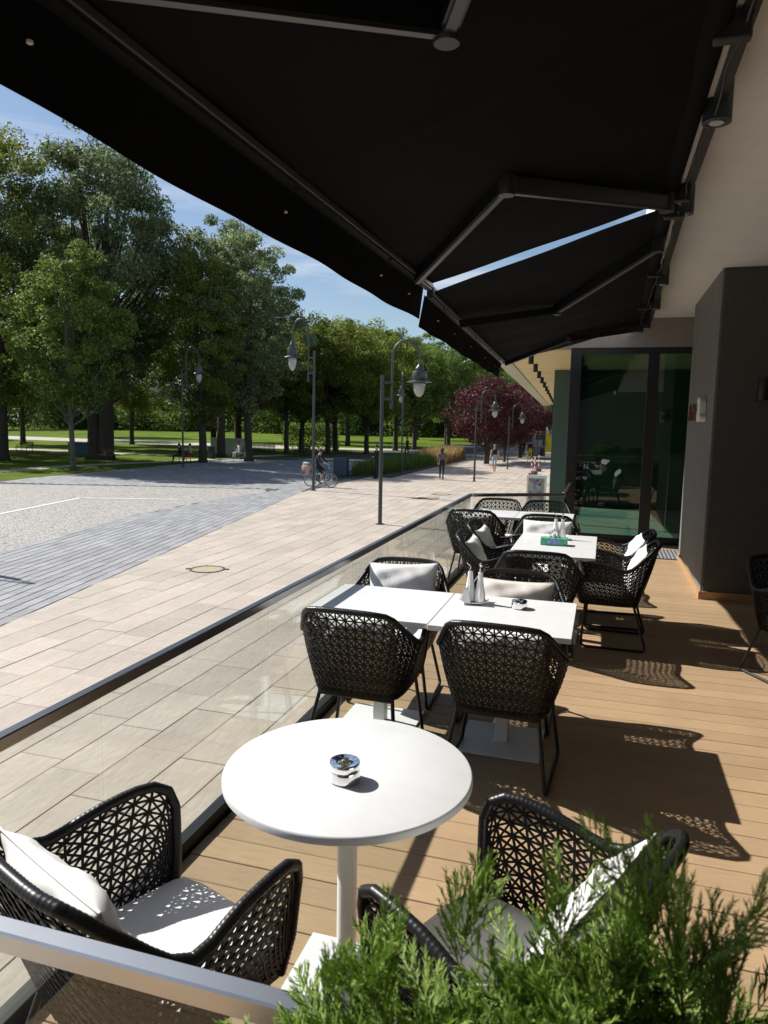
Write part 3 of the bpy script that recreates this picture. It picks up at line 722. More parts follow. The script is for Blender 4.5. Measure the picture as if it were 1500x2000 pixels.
# ---- cruet sets: tray, napkins and two tapering bottles
m_cer = mat('white_ceramic', (.80, .80, .79), .22)
def cruets(x, y, rz, label):
    t = thing('cruet_tray', 'white ceramic tray with napkins on '+label, 'tray', (x, y, .743), rz, 'cruet trays')
    mb = MB(); vs = []; fs = []
    for i in range(13):
        for j in range(9):
            u = i/6-1; v = j/4-1; vs.append((u*.085, v*.065, .004+.022*abs(u)**3+.012*v*v))
    for i in range(12):
        for j in range(8): a = i*9+j; fs.append((a, a+9, a+10, a+1))
    N = len(vs); vs += [(x_, y_, z-.004) for x_, y_, z in vs]; fs += [tuple(k+N for k in f[::-1]) for f in fs]
    e = [i*9 for i in range(13)]+[108+j for j in range(1, 9)]+[i*9+8 for i in range(11, -1, -1)]+[j for j in range(7, 0, -1)]
    fs += [(e[k], e[(k+1) % len(e)], e[(k+1) % len(e)]+N, e[k]+N) for k in range(len(e))]
    mb.add(vs, fs).build('dish', m_cer, t, 'auto')
    nb = MB()
    for k in range(5): nb.add([(-.075, -.035+.006*k, .012), (-.02, -.04+.006*k, .012), (-.035, -.03+.006*k, .085+.004*k), (-.062, -.03+.006*k, .08)], [(0, 1, 2, 3)])
    nb.build('napkin', m_signw, t)
    for k, (bx, by) in enumerate(((-.028, .02), (.032, .008))):
        o = ob('cruet_bottle', None, None); Mx = Matrix.Translation((x, y, .743)) @ Matrix.Rotation(rz, 4, 'Z') @ Matrix.Translation((bx, by, .012)); o.matrix_world = Mx
        tag(o, ('white tapering cruet with bent spout on ' if k == 0 else 'white tapering cruet with ball stopper on ')+label, 'bottle', 'ceramic cruets')
        pr = [(.034, 0), (.035, .006), (.031, .04), (.024, .08), (.018, .12), (.0145, .16), (.0135, .172)]
        MB().lathe(pr, 8).build('bottle', m_cer, o)
        if k: MB().lathe([(.009, .172), (.008, .19), (.005, .192), (.0045, .206), (.009, .212), (.010, .219), (.006, .227)], 14).build('stopper', m_chrome, o, 'auto')
        else: MB().lathe([(.008, .172), (.007, .186), (.004, .188)], 12).tube(catmull([(0, 0, .186), (-.002, 0, .205), (-.018, 0, .218), (-.03, 0, .236)], 4), .003, 6).build('spout', m_chrome, o, 'auto')
c = atz(926, 1178, .742); cruets(c.x, c.y, .1, 'the nearer double table')
c = atz(1090, 1055, .742); cruets(c.x, c.y+.06, .1, 'the long table')
# tissue box
m_tis = bpy.data.materials.new('tissue_carton'); m_tis.use_nodes = True; n = m_tis.node_tree; p = n.nodes['Principled BSDF']; p.inputs['Roughness'].default_value = .45
t = n.nodes.new('ShaderNodeTexCoord'); mp_ = n.nodes.new('ShaderNodeMapping'); mp_.inputs['Rotation'].default_value = (.785, .785, .785); ck = n.nodes.new('ShaderNodeTexChecker'); ck.inputs['Scale'].default_value = 55
ck.inputs['Color1'].default_value = (.03, .30, .18, 1); ck.inputs['Color2'].default_value = (.12, .42, .30, 1); n.links.new(t.outputs['Object'], mp_.inputs['Vector']); n.links.new(mp_.outputs[0], ck.inputs['Vector']); n.links.new(ck.outputs[0], p.inputs['Base Color'])
c = atz(1082, 1064, .742)
tb = thing('tissue_box', 'green patterned tissue box with blue lettering on the long table', 'tissue box', (c.x, c.y, .743), .03)
MB().bbox(-.115, .115, -.055, .055, 0, .062, .002).build('carton', m_tis, tb)
MB().add([(-.05, -.0556, .012), (.045, -.0556, .012), (.06, -.0556, .03), (.03, -.0556, .048), (-.045, -.0556, .046), (-.06, -.0556, .026)], [(0, 1, 2, 3, 4, 5)]).build('printed_emblem', mat('carton_blue', (.22, .30, .58), .5, var=.5, vscale=60), tb)
tp = MB(); vs = []; fs = []
for i in range(9):
    for j in range(7):
        u = i/8; v = j/6; vs.append((-.05+.10*u+.01*math.sin(v*9+u*3), (-.02+.04*v)*(1-.4*u)+.012*math.sin(u*11+v*4), .060+.045*math.sin(PI*u)*math.sin(PI*v)**.7+.012*math.sin(7*u+6*v)*math.sin(PI*v)))
for i in range(8):
    for j in range(6): a = i*7+j; fs.append((a, a+7, a+8, a+1))
tp.add(vs, fs).build('tissue', m_signw, tb, True)

# ================================================================== CONIFER
m_thuja = leafmat('conifer_scale', (.15, .27, .045), (.45, .58, .15), .45)
m_twig = mat('conifer_twig', (.13, .075, .04), .9)
def spray_data(seed, Ln):
    rn = random.Random(seed); mb = MB()
    def cone(p, q, r0_, r1_, mi):
        t = (q-p).normalized(); a = t.orthogonal().normalized(); b = t.cross(a); vs = []
        mid = p.lerp(q, .45)
        for (c_, rad) in ((p, r0_), (mid, max(r0_, r1_)*1.12), (q, r1_)):
            for k in range(3): an = 2*PI*k/3; vs.append(c_+(a*math.cos(an)+b*math.sin(an))*rad)
        mb.add(vs, [(k, (k+1) % 3, 3+(k+1) % 3, 3+k) for k in range(3)]+[(3+k, 3+(k+1) % 3, 6+(k+1) % 3, 6+k) for k in range(3)]+[(6, 7, 8)], mi)
    nseg = int(Ln/.0105); ax = []; p = Vector((0, 0, 0)); d = Vector((0, 0, 1)); cv = Vector((rn.uniform(-.03, .03), rn.uniform(-.05, .05), 0))
    for i in range(nseg+1): ax.append(p.copy()); p += d*.0105; d = (d+cv+Vector((rn.uniform(-.03, .03), rn.uniform(-.03, .03), 0))).normalized()
    for i in range(nseg): cone(ax[i], ax[i+1], .0016*(1-.6*i/nseg), .0014*(1-.6*i/nseg), 1 if i < nseg*.45 else 0)
    for i in range(2, nseg+1):
        f = i/nseg; T = (ax[i]-ax[i-1]).normalized()
        for sgn in ((1, -1) if i % 2 else (rn.choice((1, -1)),)):
            az = rn.gauss(0, .75); side = Vector((sgn*math.cos(az), math.sin(az)*.8, 0))
            L2 = (.075*(1-f)**.7+.014)*rn.uniform(.65, 1.2); d2 = (T*rn.uniform(.75, 1.05)+side*.75).normalized(); q = ax[i].copy(); n2 = max(2, int(L2/.0048))
            for j in range(n2):
                q2 = q+d2*(L2/n2); cone(q, q2, .0011, .00095 if j < n2-1 else .0003, 0)
                if j >= 1 or n2 < 4:
                    for s3 in (1, -1):
                        if rn.random() < .85:
                            d3 = (d2*1.15+d2.cross(Vector((rn.uniform(-.5, .5), rn.uniform(-.5, .5), 1))).normalized()*s3*.7+Vector((0, 0, .15))).normalized(); L3 = rn.uniform(.006, .017)*(1-.5*j/n2)+.003
                            cone(q2, q2+d3*L3, .00095, .0003, 0)
                q = q2; d2 = (d2+T*.06).normalized()
    return mb
def branch_mesh(seed, Ln):
    rn = random.Random(seed*31); bm_ = MB(); 
    for q in range(4):
        sub = spray_data(seed*7+q, Ln*rn.uniform(.7, 1)); az = rn.uniform(0, 6.28); R3 = Matrix.Rotation(az, 3, 'Z') @ Matrix.Rotation(0 if q == 0 else rn.uniform(.25, .6), 3, 'Y'); o3 = Vector((0, 0, 0 if q == 0 else rn.uniform(.0, Ln*.35)))
        b0 = len(bm_.v); bm_.v += [tuple(R3 @ Vector(v_) + o3) for v_ in sub.v]; bm_.f += [tuple(i+b0 for i in f) for f in sub.f]; bm_.m += sub.m
    return bm_.mesh('spray', [m_thuja, m_twig])
sprays = [branch_mesh(s, l) for s, l in ((1, .20), (2, .24), (3, .27), (4, .18), (5, .30), (6, .22))]
pl = thing('planter_box', 'dark planter box holding the conifer at the terrace end', 'planter', (0, 0, 0))
pb = MB(); pb.bbox(-.62, 1.55, .36, .90, -.0, .62, .01); pb.build('box', m_darkmetal, pl)
MB().box(-.59, 1.52, .39, .87, .622, .640).build('soil', mat('soil', (.05, .035, .025), .95), pl)
cf = thing('conifer_shrub', 'bushy green conifer growing in front of the near armchairs', 'shrub', (0, 0, .64))
def ztop(x, y):      # height of the foliage surface
    z = 1.135+.07*math.exp(-((x-.13)/.10)**2)*(1 if y > .6 else .2)+.03*math.sin(x*17+1)+.03*math.sin(x*31+y*9)
    z -= .10*max(0, (-.13-x)/.24)**1.15
    z -= .10*max(0, (.62-y)/.2)
    return z
rn = random.Random(11); cnt = 0
stm = MB()
for k in range(270):
    x = rn.uniform(-.33, .40) if k % 4 else rn.uniform(-.25, .10); y = rn.uniform(.48, .86)
    if k > 225: x = rn.uniform(.44, 1.3)
    zt = ztop(x, y)-abs(rn.gauss(0, .05)); me = sprays[rn.randrange(6)]
    ln = rn.uniform(.85, 1.15); tilt = min(.95, abs(rn.gauss(.45, .28))); az = rn.uniform(0, 2*PI)
    if x < -.2: az = rn.gauss(PI, .7); tilt += .2
    hgt = me.vertices[0].co.z; Lz = max(v.co.z for v in me.vertices)*ln*math.cos(tilt)
    o = ob('foliage_spray', me, cf); o.location = (x-math.sin(tilt)*math.cos(az)*.12, y-math.sin(tilt)*math.sin(az)*.12, zt-Lz-.64)
    o.rotation_euler = (Matrix.Rotation(az, 3, 'Z') @ Matrix.Rotation(tilt, 3, 'Y') @ Matrix.Rotation(rn.uniform(0, 6.28), 3, 'Z')).to_euler(); o.scale = (ln*.95, ln*.95, ln)
    if k % 2 == 0: stm.tube([(x*.75, .62+(y-.62)*.5, .0), (x*.9, y, (zt-Lz-.64)*.6), (o.location.x, o.location.y, o.location.z+.02)], [.006, .004, .002], 5)
stm.build('stems', m_twig, cf, True)
# two leading shoots that stand clear of the mass
for (px, py, yy, sc, v_) in ((1362, 1572, .80, 1.0, 4), (1225, 1640, .80, .8, 2), (1105, 1625, .82, .75, 0), (745, 1722, .78, .8, 1), (905, 1665, .82, .9, 3), (1440, 1735, .78, .8, 5), (640, 1815, .80, .7, 3)):
    tp_ = aty(px, py, yy); o = ob('foliage_spray', sprays[v_], cf); Lz = max(v.co.z for v in sprays[v_].vertices)*sc
    o.location = (tp_.x, tp_.y, tp_.z-Lz-.64); o.scale = (sc*.7, sc*.7, sc); o.rotation_euler = (0, .05, px)

# ================================================================== TREES
m_leaf = [leafmat('linden_leaf', (.048, .105, .018), (.205, .28, .05), .48), leafmat('willow_leaf', (.08, .13, .052), (.28, .335, .155), .47),
          leafmat('maple_leaf', (.07, .12, .018), (.29, .31, .05), .48), leafmat('plum_leaf', (.055, .014, .018), (.19, .046, .050), .27), leafmat('young_leaf', (.06, .115, .02), (.22, .28, .06), .45)]
def tree_meshes(seed, hgt, cr_, cb, tr, nclump, per, leaf, lm, bark, aspect=1.0, lean=.0, limbs=26, twin=False, taper=.0, csz=.16):
    g = np.random.default_rng(seed); rn = random.Random(seed)
    ch = hgt-cb; cz = cb+ch*.52
    # clump centres, biased to the outer shell
    C = []
    while len(C) < nclump:
        d = g.normal(size=3); d /= np.linalg.norm(d); rad = g.uniform(.25, 1)**.45
        p = d*rad; z = p[2]; w = 1-taper*max(0, z) - .25*max(0, -z-.3)
        q = np.array([p[0]*cr_*w, p[1]*cr_*w, cz+z*ch*.5]); q[:2] *= 1+.18*math.sin(seed+3*math.atan2(p[1], p[0]))
        C.append(q)
    C = np.array(C); rc = cr_*csz*g.uniform(.6, 1.5, len(C))
    pos = []; nor = []
    for c, r_ in zip(C, rc):
        k = int(per*g.uniform(.6, 1.4)); d = g.normal(size=(k, 3)); d /= np.linalg.norm(d, axis=1)[:, None]
        rad = r_*g.uniform(.15, 1, (k, 1))**.5; pp = c+d*rad*np.array([1.15, 1.15, .8]); pos.append(pp); nor.append(d*.7+g.normal(size=(k, 3))*.7+np.array([0, 0, .35]))
    pos = np.concatenate(pos); nor = np.concatenate(nor); nor /= np.linalg.norm(nor, axis=1)[:, None]; N = len(pos)
    rnd = g.normal(size=(N, 3)); a = np.cross(nor, rnd); a /= np.linalg.norm(a, axis=1)[:, None]; b = np.cross(nor, a)
    s = leaf*g.uniform(.6, 1.3, (N, 1)); V = np.empty((N, 4, 3))
    V[:, 0] = pos-a*s*.62*aspect; V[:, 1] = pos+b*s*.34-nor*s*.08; V[:, 2] = pos+a*s*.62*aspect; V[:, 3] = pos-b*s*.34-nor*s*.08
    me = bpy.data.meshes.new('crown'); me.vertices.add(N*4); me.vertices.foreach_set('co', V.reshape(-1))
    me.loops.add(N*4); me.loops.foreach_set('vertex_index', np.arange(N*4)); me.polygons.add(N); me.polygons.foreach_set('loop_start', np.arange(0, N*4, 4))
    me.materials.append(lm); me.update(); me.validate()
    tb_ = MB()
    for tw in range(2 if twin else 1):
        ox = (tw-.5)*tr*1.5 if twin else 0
        top = Vector((ox*2.5+lean*hgt*.6, rn.uniform(-.4, .4), cz+ch*.2)); path = [Vector((ox, 0, -.1))]
        for k in range(1, 9):
            f = k/8; path.append(Vector((ox+(top.x-ox)*f**1.3+rn.uniform(-.12, .12)*tr*3*f, top.y*f+rn.uniform(-.1, .1)*tr*3, top.z*f)))
        path = catmull(path, 3); rad = [tr*(1.35 if k == 0 else 1.0)*(1-.82*k/(len(path)-1)) for k in range(len(path))]
        tb_.tube(path, rad, 10)
        idx = rn.sample(range(len(C)), min(limbs, len(C)))
        for k in idx:
            e = Vector(C[k]); f = max(.28, min(.95, (e.z-cb*.4)/(top.z)*.72)); j = int(f*(len(path)-1)); st = path[j]
            md = st.lerp(e, .5)+Vector((rn.uniform(-.4, .4), rn.uniform(-.4, .4), -.12*(e-st).length)); r0_ = rad[j]*.45
            tb_.tube(catmull([st, md, e], 4), [r0_*(1-.85*q/8) for q in range(9)], 5, caps=False)
    return tb_.mesh('trunk', bark, True), me
KIND = {
 'linden': tree_meshes(21, 12.5, 4.4, 3.0, .27, 190, 190, .165, m_leaf[0], m_bark, 1, .02),
 'linden2': tree_meshes(22, 12.0, 4.2, 2.6, .25, 180, 190, .165, m_leaf[2], m_bark, 1, -.05),
 'willow': tree_meshes(23, 22.5, 7.2, 4.5, .58, 330, 230, .165, m_leaf[1], m_bark, 1.5, .02, 40, True, .35, .12),
 'maple': tree_meshes(24, 20.0, 5.2, 3.0, .42, 230, 200, .165, m_leaf[2], m_bark, 1, .03, 34, False, .3, .14),
 'young': tree_meshes(25, 12.6, 3.1, 2.8, .17, 200, 180, .145, m_leaf[4], m_barkl, 1, -.02, 30, False, .25, .17),
 'airy': tree_meshes(26, 18.5, 4.6, 4.0, .36, 220, 190, .16, m_leaf[1], m_bark, 1.4, .04, 34, False, .15, .13),
 'plum': tree_meshes(27, 6.9, 3.1, 1.5, .13, 170, 150, .125, m_leaf[3], m_bark, 1, 0, 26, True, .1, .2),
}
def tree(kind, px, py, label, name, sc=1.0, rz=None, pos=None, group=None, zs=None):
    c = atz(px, py, G) if pos is None else Vector((*pos, G))
    t = thing(name, label, 'tree', (c.x, c.y, G), random.uniform(0, 6.28) if rz is None else rz, group)
    t.scale = (sc, sc, zs or sc); tk, cr2 = KIND[kind]; ob('trunk', tk, t); ob('crown', cr2, t); return t
GR = 'park trees across the square'
tree('young', 143, 917, 'slender young tree with pale trunk on the grass strip by the path', 'young_tree', 1.0, .4, group=GR)
tree('willow', 196, 897, 'huge twin trunked tree with grey green crown behind the brown bench', 'willow_tree', 1.0, 0.1, group=GR)
tree('maple', 4, 899, 'tall yellowing tree left of the young pale trunk tree', 'maple_tree', 1.08, 1.0, group=GR)
tree('willow', 0, 0, 'tall grey green tree rising behind the twin trunked tree', 'willow_tree', .93, 2.2, (-45, 58), group=GR)
tree('airy', 432, 893, 'thick trunked tree in front of the pale utility box', 'broad_tree', .98, .3, group=GR)
tree('maple', 396, 903, 'forked dark tree beside the seated couple', 'maple_tree', .72, 2.6, group=GR)
tree('airy', 486, 901, 'thin leaning tree with airy crown by the bench sitter', 'airy_tree', .86, 4.2, group=GR)
tree('linden2', 258, 868, 'solitary tree far back on the sunlit lawn', 'linden_tree', 1.1, group=GR)
row = [(560, 886), (588, 883), (640, 886), (655, 882), (716, 886), (772, 880)]
for k, (px, py) in enumerate(row):
    tree('linden' if k % 2 else 'linden2', px, py, 'clipped linden in the row lining the far side of the square', 'linden_tree', [.98, 1.0, 1.02, 1.04, .98, 1.02][k], k*1.3, group='lindens in the row')
for k in range(11):
    tree('linden2' if k % 2 else 'linden', 0, 0, 'clipped linden in the row lining the far side of the square', 'linden_tree', .98+.05*(k % 3), k*2.1, (-19.8+.42*k+(k % 2)*-2.2, 77+k*7.0), group='lindens in the row')
bgp = [(-33, 62), (-38, 66), (-44, 44), (-52, 50), (-58, 62), (-30, 84), (-46, 86), (-62, 78), (-40, 98), (-72, 92), (-30, 118), (-80, 70), (-47, 36)]
for k, p_ in enumerate(bgp):
    tree(('linden', 'linden2', 'maple', 'linden')[k % 4], 0, 0, 'tree standing deep in the shaded park', 'park_tree', (1.1, 1.25, .85, 1.0)[k % 4], k*1.7, p_, group='trees deep in the park')
GP_ = 'purple plum trees along the promenade'
for k, (px, py, sc) in enumerate(((950, 906, .92), (985, 902, .80), (918+14, 912, .6))):
    if k == 2: break
    tree('plum', px, py, 'round purple leaved plum tree in the pavement, '+('behind the lamp post' if k == 0 else 'next to the walker in black top'), 'plum_tree', sc, k*2, group=GP_)
tree('plum', 0, 0, 'purple leaved plum tree farther along, before the market parasol', 'plum_tree', .95, 4, (-7.2, 66), group=GP_)
tree('linden2', 0, 0, 'yellow green tree beyond the plum trees near the kiosk', 'linden_tree', .62, 1, (-7.2, 92))
# hedges and far wood
def leaf_mass(name, boxes, leaf, m, seed, dens):
    g = np.random.default_rng(seed); V = []
    for (x0, x1, y0, y1, z0, z1) in boxes:
        k = int(dens*((x1-x0)*(y1-y0)+(x1-x0+y1-y0)*(z1-z0))); p = np.stack([g.uniform(x0, x1, k), g.uniform(y0, y1, k), z0+(z1-z0)*g.uniform(0, 1, k)**.7], 1)
        p[:, 2] *= 1; nrm = g.normal(size=(k, 3)); nrm /= np.linalg.norm(nrm, axis=1)[:, None]; r_ = g.normal(size=(k, 3)); a = np.cross(nrm, r_); a /= np.linalg.norm(a, axis=1)[:, None]; b = np.cross(nrm, a); s = leaf*g.uniform(.6, 1.3, (k, 1))
        V.append(np.stack([p-a*s*.6, p+b*s*.35, p+a*s*.6, p-b*s*.35], 1))
    V = np.concatenate(V); N = len(V); me = bpy.data.meshes.new(name); me.vertices.add(N*4); me.vertices.foreach_set('co', V.reshape(-1)); me.loops.add(N*4); me.loops.foreach_set('vertex_index', np.arange(N*4))
    me.polygons.add(N); me.polygons.foreach_set('loop_start', np.arange(0, N*4, 4)); me.materials.append(m); me.update(); return ob(name, me)
hg = leaf_mass('hedge', [(-32.5, -26.5, 70, 72, G, G+2.7)], .22, m_leaf[0], 3, 90); tag(hg, 'clipped green hedge block behind the dark park fence', 'hedge')
bx = []
g_ = random.Random(5)
for k in range(46):
    x = -130+k*2.7; bx.append((x, x+g_.uniform(4, 8), 138+g_.uniform(-6, 8), 146+g_.uniform(0, 10), G, G+g_.uniform(4, 9)))
for k in range(26):
    y = -30+k*7; bx.append((-118+g_.uniform(-4, 4), -108+g_.uniform(-4, 4), y, y+g_.uniform(5, 9), G, G+g_.uniform(5, 11)))
w_ = stuff(leaf_mass('far_wood', bx, .5, m_leaf[0], 8, 14)); w_['label'] = 'far belt of trees closing the park'; w_['category'] = 'trees'

# ---- ornamental grass bed along the promenade
m_gr = leafmat('ornamental_grass', (.07, .13, .02), (.17, .24, .05), .35); m_gt = leafmat('tawny_grass', (.30, .20, .08), (.48, .34, .15), .3)
def grass(name, quad, k, h0, h1, m, seed, label):
    g = random.Random(seed); mb = MB()
    for _ in range(k):
        u, v_ = g.random(), g.random(); a = Vector(quad[0]).lerp(Vector(quad[1]), u); b = Vector(quad[3]).lerp(Vector(quad[2]), u); p = a.lerp(b, v_)
        an = g.uniform(0, 6.28); hh = g.uniform(h0, h1); d = Vector((math.cos(an), math.sin(an), 0)); s = Vector((-d.y, d.x, 0))*.018; bend = d*g.uniform(.05, .35)*hh
        p = Vector((p.x, p.y, G)); m1 = p+bend*.35+Vector((0, 0, hh*.62)); tp2 = p+bend+Vector((0, 0, hh))
        mb.add([p-s, p+s, m1+s*.8, m1-s*.8, tp2], [(0, 1, 2, 3), (3, 2, 4)])
    o = stuff(mb.build(name, m)); o['label'] = label; o['category'] = 'grass'
grass('ornamental_grass', [(-13.4, 38.2), (-11.9, 38.5), (-11.2, 50), (-13.6, 50)], 5200, .5, 1.0, m_gr, 1, 'green ornamental grass bed along the promenade')
grass('tawny_grass', [(-12.6, 50), (-11.0, 50), (-11.0, 60), (-13.0, 60)], 4200, .7, 1.35, m_gt, 2, 'tawny feather grass at the far end of the bed')
bp = MB(); bp.box(-13.7, -11.0, 38, 60.2, G-.02, G+.06); struct(bp.build('planting_bed_soil', mat('bed_soil', (.06, .05, .035), .95)))

# ================================================================== LAMP POSTS
def lamp_proto():
    t = ob('street_lamp', None)
    MB().tube([(0, 0, 0), (0, 0, 4.42)], [.062, .052], 16).build('pole', m_lamp, t, 'auto')
    b = MB(); b.lathe([(.13, 0), (.13, .02), (.075, .03)], 20); b.build('base_flange', m_lamp, t, 'auto')
    MB().beam((0, 0, 4.20), (.29, 0, 4.20), .04, .06).build('bracket', m_lamp, t); MB().beam((0, 0, 3.72), (.29, 0, 3.72), .04, .06).build('bracket', m_lamp, t); MB().lathe([(.05, -.06), (.055, 0), (.05, .12), (.03, .16)], 12, (.29, 0, 3.50)).build('finial', m_lamp, t, 'auto')
    arc = [(.29, 0, 3.45), (.29, 0, 4.95)]+[(.69-.40*math.cos(PI*k/14), 0, 4.95+.46*math.sin(PI*k/14)) for k in range(1, 15)]+[(1.09, 0, 4.72)]
    MB().tube(arc, .032, 10).build('arch', m_lamp, t, 'auto')
    h = MB().lathe([(.045, 4.74), (.06, 4.70), (.13, 4.62), (.135, 4.58), (.12, 4.55), (.20, 4.53), (.22, 4.47), (.22, 4.30), (.21, 4.28), (.36, 4.235), (.37, 4.225), (.36, 4.215), (.18, 4.21)], 24, (1.09, 0, 0)).build('lantern', m_lamp, t, 'auto')
    MB().lathe([(.175, 4.212), (.178, 4.12), (.155, 3.98), (.11, 3.87), (.05, 3.81), (.01, 3.80)], 22, (1.09, 0, 0)).build('globe', m_lampg, h, True)
    return t
lp = lamp_proto(); used = False
for (px, py, rz, lab, pos) in ((742, 1024, .15, 'grey arched street lamp standing alone in the pink paving', None), (612, 958, PI-.15, 'tall grey arched street lamp beside the cyclist', None),
     (358, 912, .2, 'tall grey arched street lamp on the grass edge near the seated couple', None), (784, 927, 1.95, 'tall thin street lamp by the ornamental grass bed', None),
     (926, 940, .25, 'grey arched street lamp in front of the purple plum tree', None), (991, 916, .3, 'grey arched street lamp beyond the walker in black top', None),
     (0, 0, .15, 'grey arched street lamp farther down the promenade', (-6.2, 67)), (0, 0, PI, 'grey arched street lamp casting its shadow over grey setts', (-15.2, 11.9)), (470, 905, .2, '', None)):
    if not lab: continue
    o = lp if not used else copy_tree(lp); used = True
    c = atz(px, py, G) if pos is None else Vector((*pos, G)); o.location = (c.x, c.y, G); o.rotation_euler = (0, 0, rz); tag(o, lab, 'street lamp', 'arched street lamps')
    if lab.startswith('tall thin'): o.scale = (.8, .8, 1.08)
    elif lab.startswith('tall'): o.scale = (1.0, 1.0, 1.36)
    elif 'plum' in lab: o.scale = (.88,)*3
    elif 'beyond' in lab or 'farther' in lab: o.scale = (.8,)*3

# ================================================================== PEOPLE
def person(name, label, loc, rz, joints, edges, rad, bonemat, mats, hair=None, root='pelvis', scale=1.0, hairlong=0):
    names = list(joints); me = bpy.data.meshes.new('sk'); me.from_pydata([joints[n] for n in names], [(names.index(a), names.index(b)) for a, b in edges], [])
    o = bpy.data.objects.new('sk', me); COL.objects.link(o)
    sm = o.modifiers.new('s', 'SKIN'); sm.use_smooth_shade = True; sub = o.modifiers.new('u', 'SUBSURF'); sub.levels = 2; sub.render_levels = 2
    lay = me.skin_vertices[0] if len(me.skin_vertices) else None
    for k, n_ in enumerate(names):
        sv = lay.data[k]; r_ = rad[n_]; sv.radius = r_ if isinstance(r_, tuple) else (r_, r_); sv.use_root = (n_ == root)
    dg = bpy.context.evaluated_depsgraph_get(); dg.update(); bm = bpy.data.meshes.new_from_object(o.evaluated_get(dg)); bpy.data.objects.remove(o)
    bm.materials.clear(); keys = list(mats)
    for k in keys: bm.materials.append(mats[k])
    B = [(Vector(joints[a]), Vector(joints[b]), bonemat.get((a, b), 'skin')) for a, b in edges]
    for p in bm.polygons:
        c = p.center; best = None
        for a, b, m_ in B:
            d = b-a; t = max(0, min(1, (c-a).dot(d)/max(1e-9, d.dot(d)))); q = (c-(a+d*t)).length
            if best is None or q < best[0]: best = (q, m_)
        p.material_index = keys.index(best[1]); p.use_smooth = True
    t = ob(name, bm, None, loc, rz); t.scale = (scale,)*3; tag(t, label, 'person')
    hd_ = Vector(joints['head'])
    if hair:
        hb = MB(); vs = []; fs = []; nu, nv = 14, 9
        for i in range(nv+1):
            for k in range(nu):
                th = PI*i/nv*.62; a = 2*PI*k/nu; front = max(0, math.sin(a)); lim = th*(1-.38*front)
                dz = -hairlong*max(0, (i-6)/3)*(1 if math.sin(a) < .2 else 0)
                vs.append(hd_+Vector((.088*math.sin(lim)*math.cos(a), -.008+.103*math.sin(lim)*math.sin(a), .028+.115*math.cos(lim)+dz)))
        for i in range(nv):
            for k in range(nu): fs.append((i*nu+k, i*nu+(k+1) % nu, (i+1)*nu+(k+1) % nu, (i+1)*nu+k))
        hb.add(vs, fs).build('hair', hair, t, True)
    return t
ED = [('pelvis', 'waist'), ('waist', 'chest'), ('chest', 'neckb'), ('neckb', 'neck'), ('neck', 'head'), ('head', 'crown'), ('head', 'nose'),
      ('chest', 'shl'), ('shl', 'ell'), ('ell', 'wrl'), ('wrl', 'hal'), ('chest', 'shr'), ('shr', 'elr'), ('elr', 'wrr'), ('wrr', 'har'),
      ('pelvis', 'hil'), ('hil', 'knl'), ('knl', 'anl'), ('anl', 'tol'), ('pelvis', 'hir'), ('hir', 'knr'), ('knr', 'anr'), ('anr', 'tor')]
RAD = dict(pelvis=(.135, .10), waist=(.12, .09), chest=(.14, .10), neckb=(.075, .065), neck=.05, head=(.075, .09), crown=(.06, .07), nose=.018, shl=.06, ell=.043, wrl=.03, hal=(.035, .02), shr=.06, elr=.043, wrr=.03, har=(.035, .02),
           hil=.088, knl=.058, anl=.038, tol=(.04, .03), hir=.088, knr=.058, anr=.038, tor=(.04, .03))
BASEJ = dict(pelvis=(0, 0, .94), waist=(0, .0, 1.09), chest=(0, 0, 1.30), neckb=(0, -.005, 1.43), neck=(0, .005, 1.49), head=(0, .02, 1.59), crown=(0, .015, 1.68), nose=(0, .115, 1.58),
             shl=(-.185, 0, 1.38), ell=(-.225, -.02, 1.10), wrl=(-.22, .05, .86), hal=(-.215, .075, .77), shr=(.185, 0, 1.38), elr=(.225, -.02, 1.10), wrr=(.22, .05, .86), har=(.215, .075, .77),
             hil=(-.09, 0, .88), knl=(-.10, .02, .49), anl=(-.10, -.01, .08), tol=(-.11, .15, .035), hir=(.09, 0, .88), knr=(.10, .02, .49), anr=(.10, -.01, .08), tor=(.11, .15, .035))
def bones(top, arm, leg, shin, shoe):
    d = {('pelvis', 'waist'): leg, ('waist', 'chest'): top, ('chest', 'neckb'): top, ('anl', 'tol'): shoe, ('anr', 'tor'): shoe, ('pelvis', 'hil'): leg, ('pelvis', 'hir'): leg}
    for s in 'lr': d[('chest', 'sh'+s)] = top; d[('sh'+s, 'el'+s)] = arm; d[('el'+s, 'wr'+s)] = arm if arm != 'half' else 'skin'; d[('hi'+s, 'kn'+s)] = leg; d[('kn'+s, 'an'+s)] = shin
    return d
def cloth(name, c): return mat('cloth_'+name, c, .85, var=.1, vscale=20)
bl, gy, navy, denim, wh, pink, yel, red = (cloth(*a) for a in (('black', (.018, .018, .02)), ('grey', (.12, .11, .11)), ('navy', (.02, .024, .045)), ('light_denim', (.38, .48, .55)), ('white', (.68, .67, .65)), ('pink', (.62, .12, .16)), ('yellow', (.75, .62, .03)), ('red', (.45, .05, .06))))
hairb = mat('brown_hair', (.035, .02, .013), .5); hairl = mat('fair_hair', (.28, .19, .10), .5)
def pose(**k):
    j = dict(BASEJ); j.update(k); return j
walk = pose(knl=(-.09, .14, .50), anl=(-.09, .16, .09), tol=(-.10, .31, .06), knr=(.09, -.03, .49), anr=(.09, -.24, .13), tor=(.10, -.12, .035), ell=(-.22, -.13, 1.13), wrl=(-.2, -.06, .90), hal=(-.2, -.02, .82), elr=(.22, .06, 1.11), wrr=(.2, .17, .90), har=(.2, .2, .82))
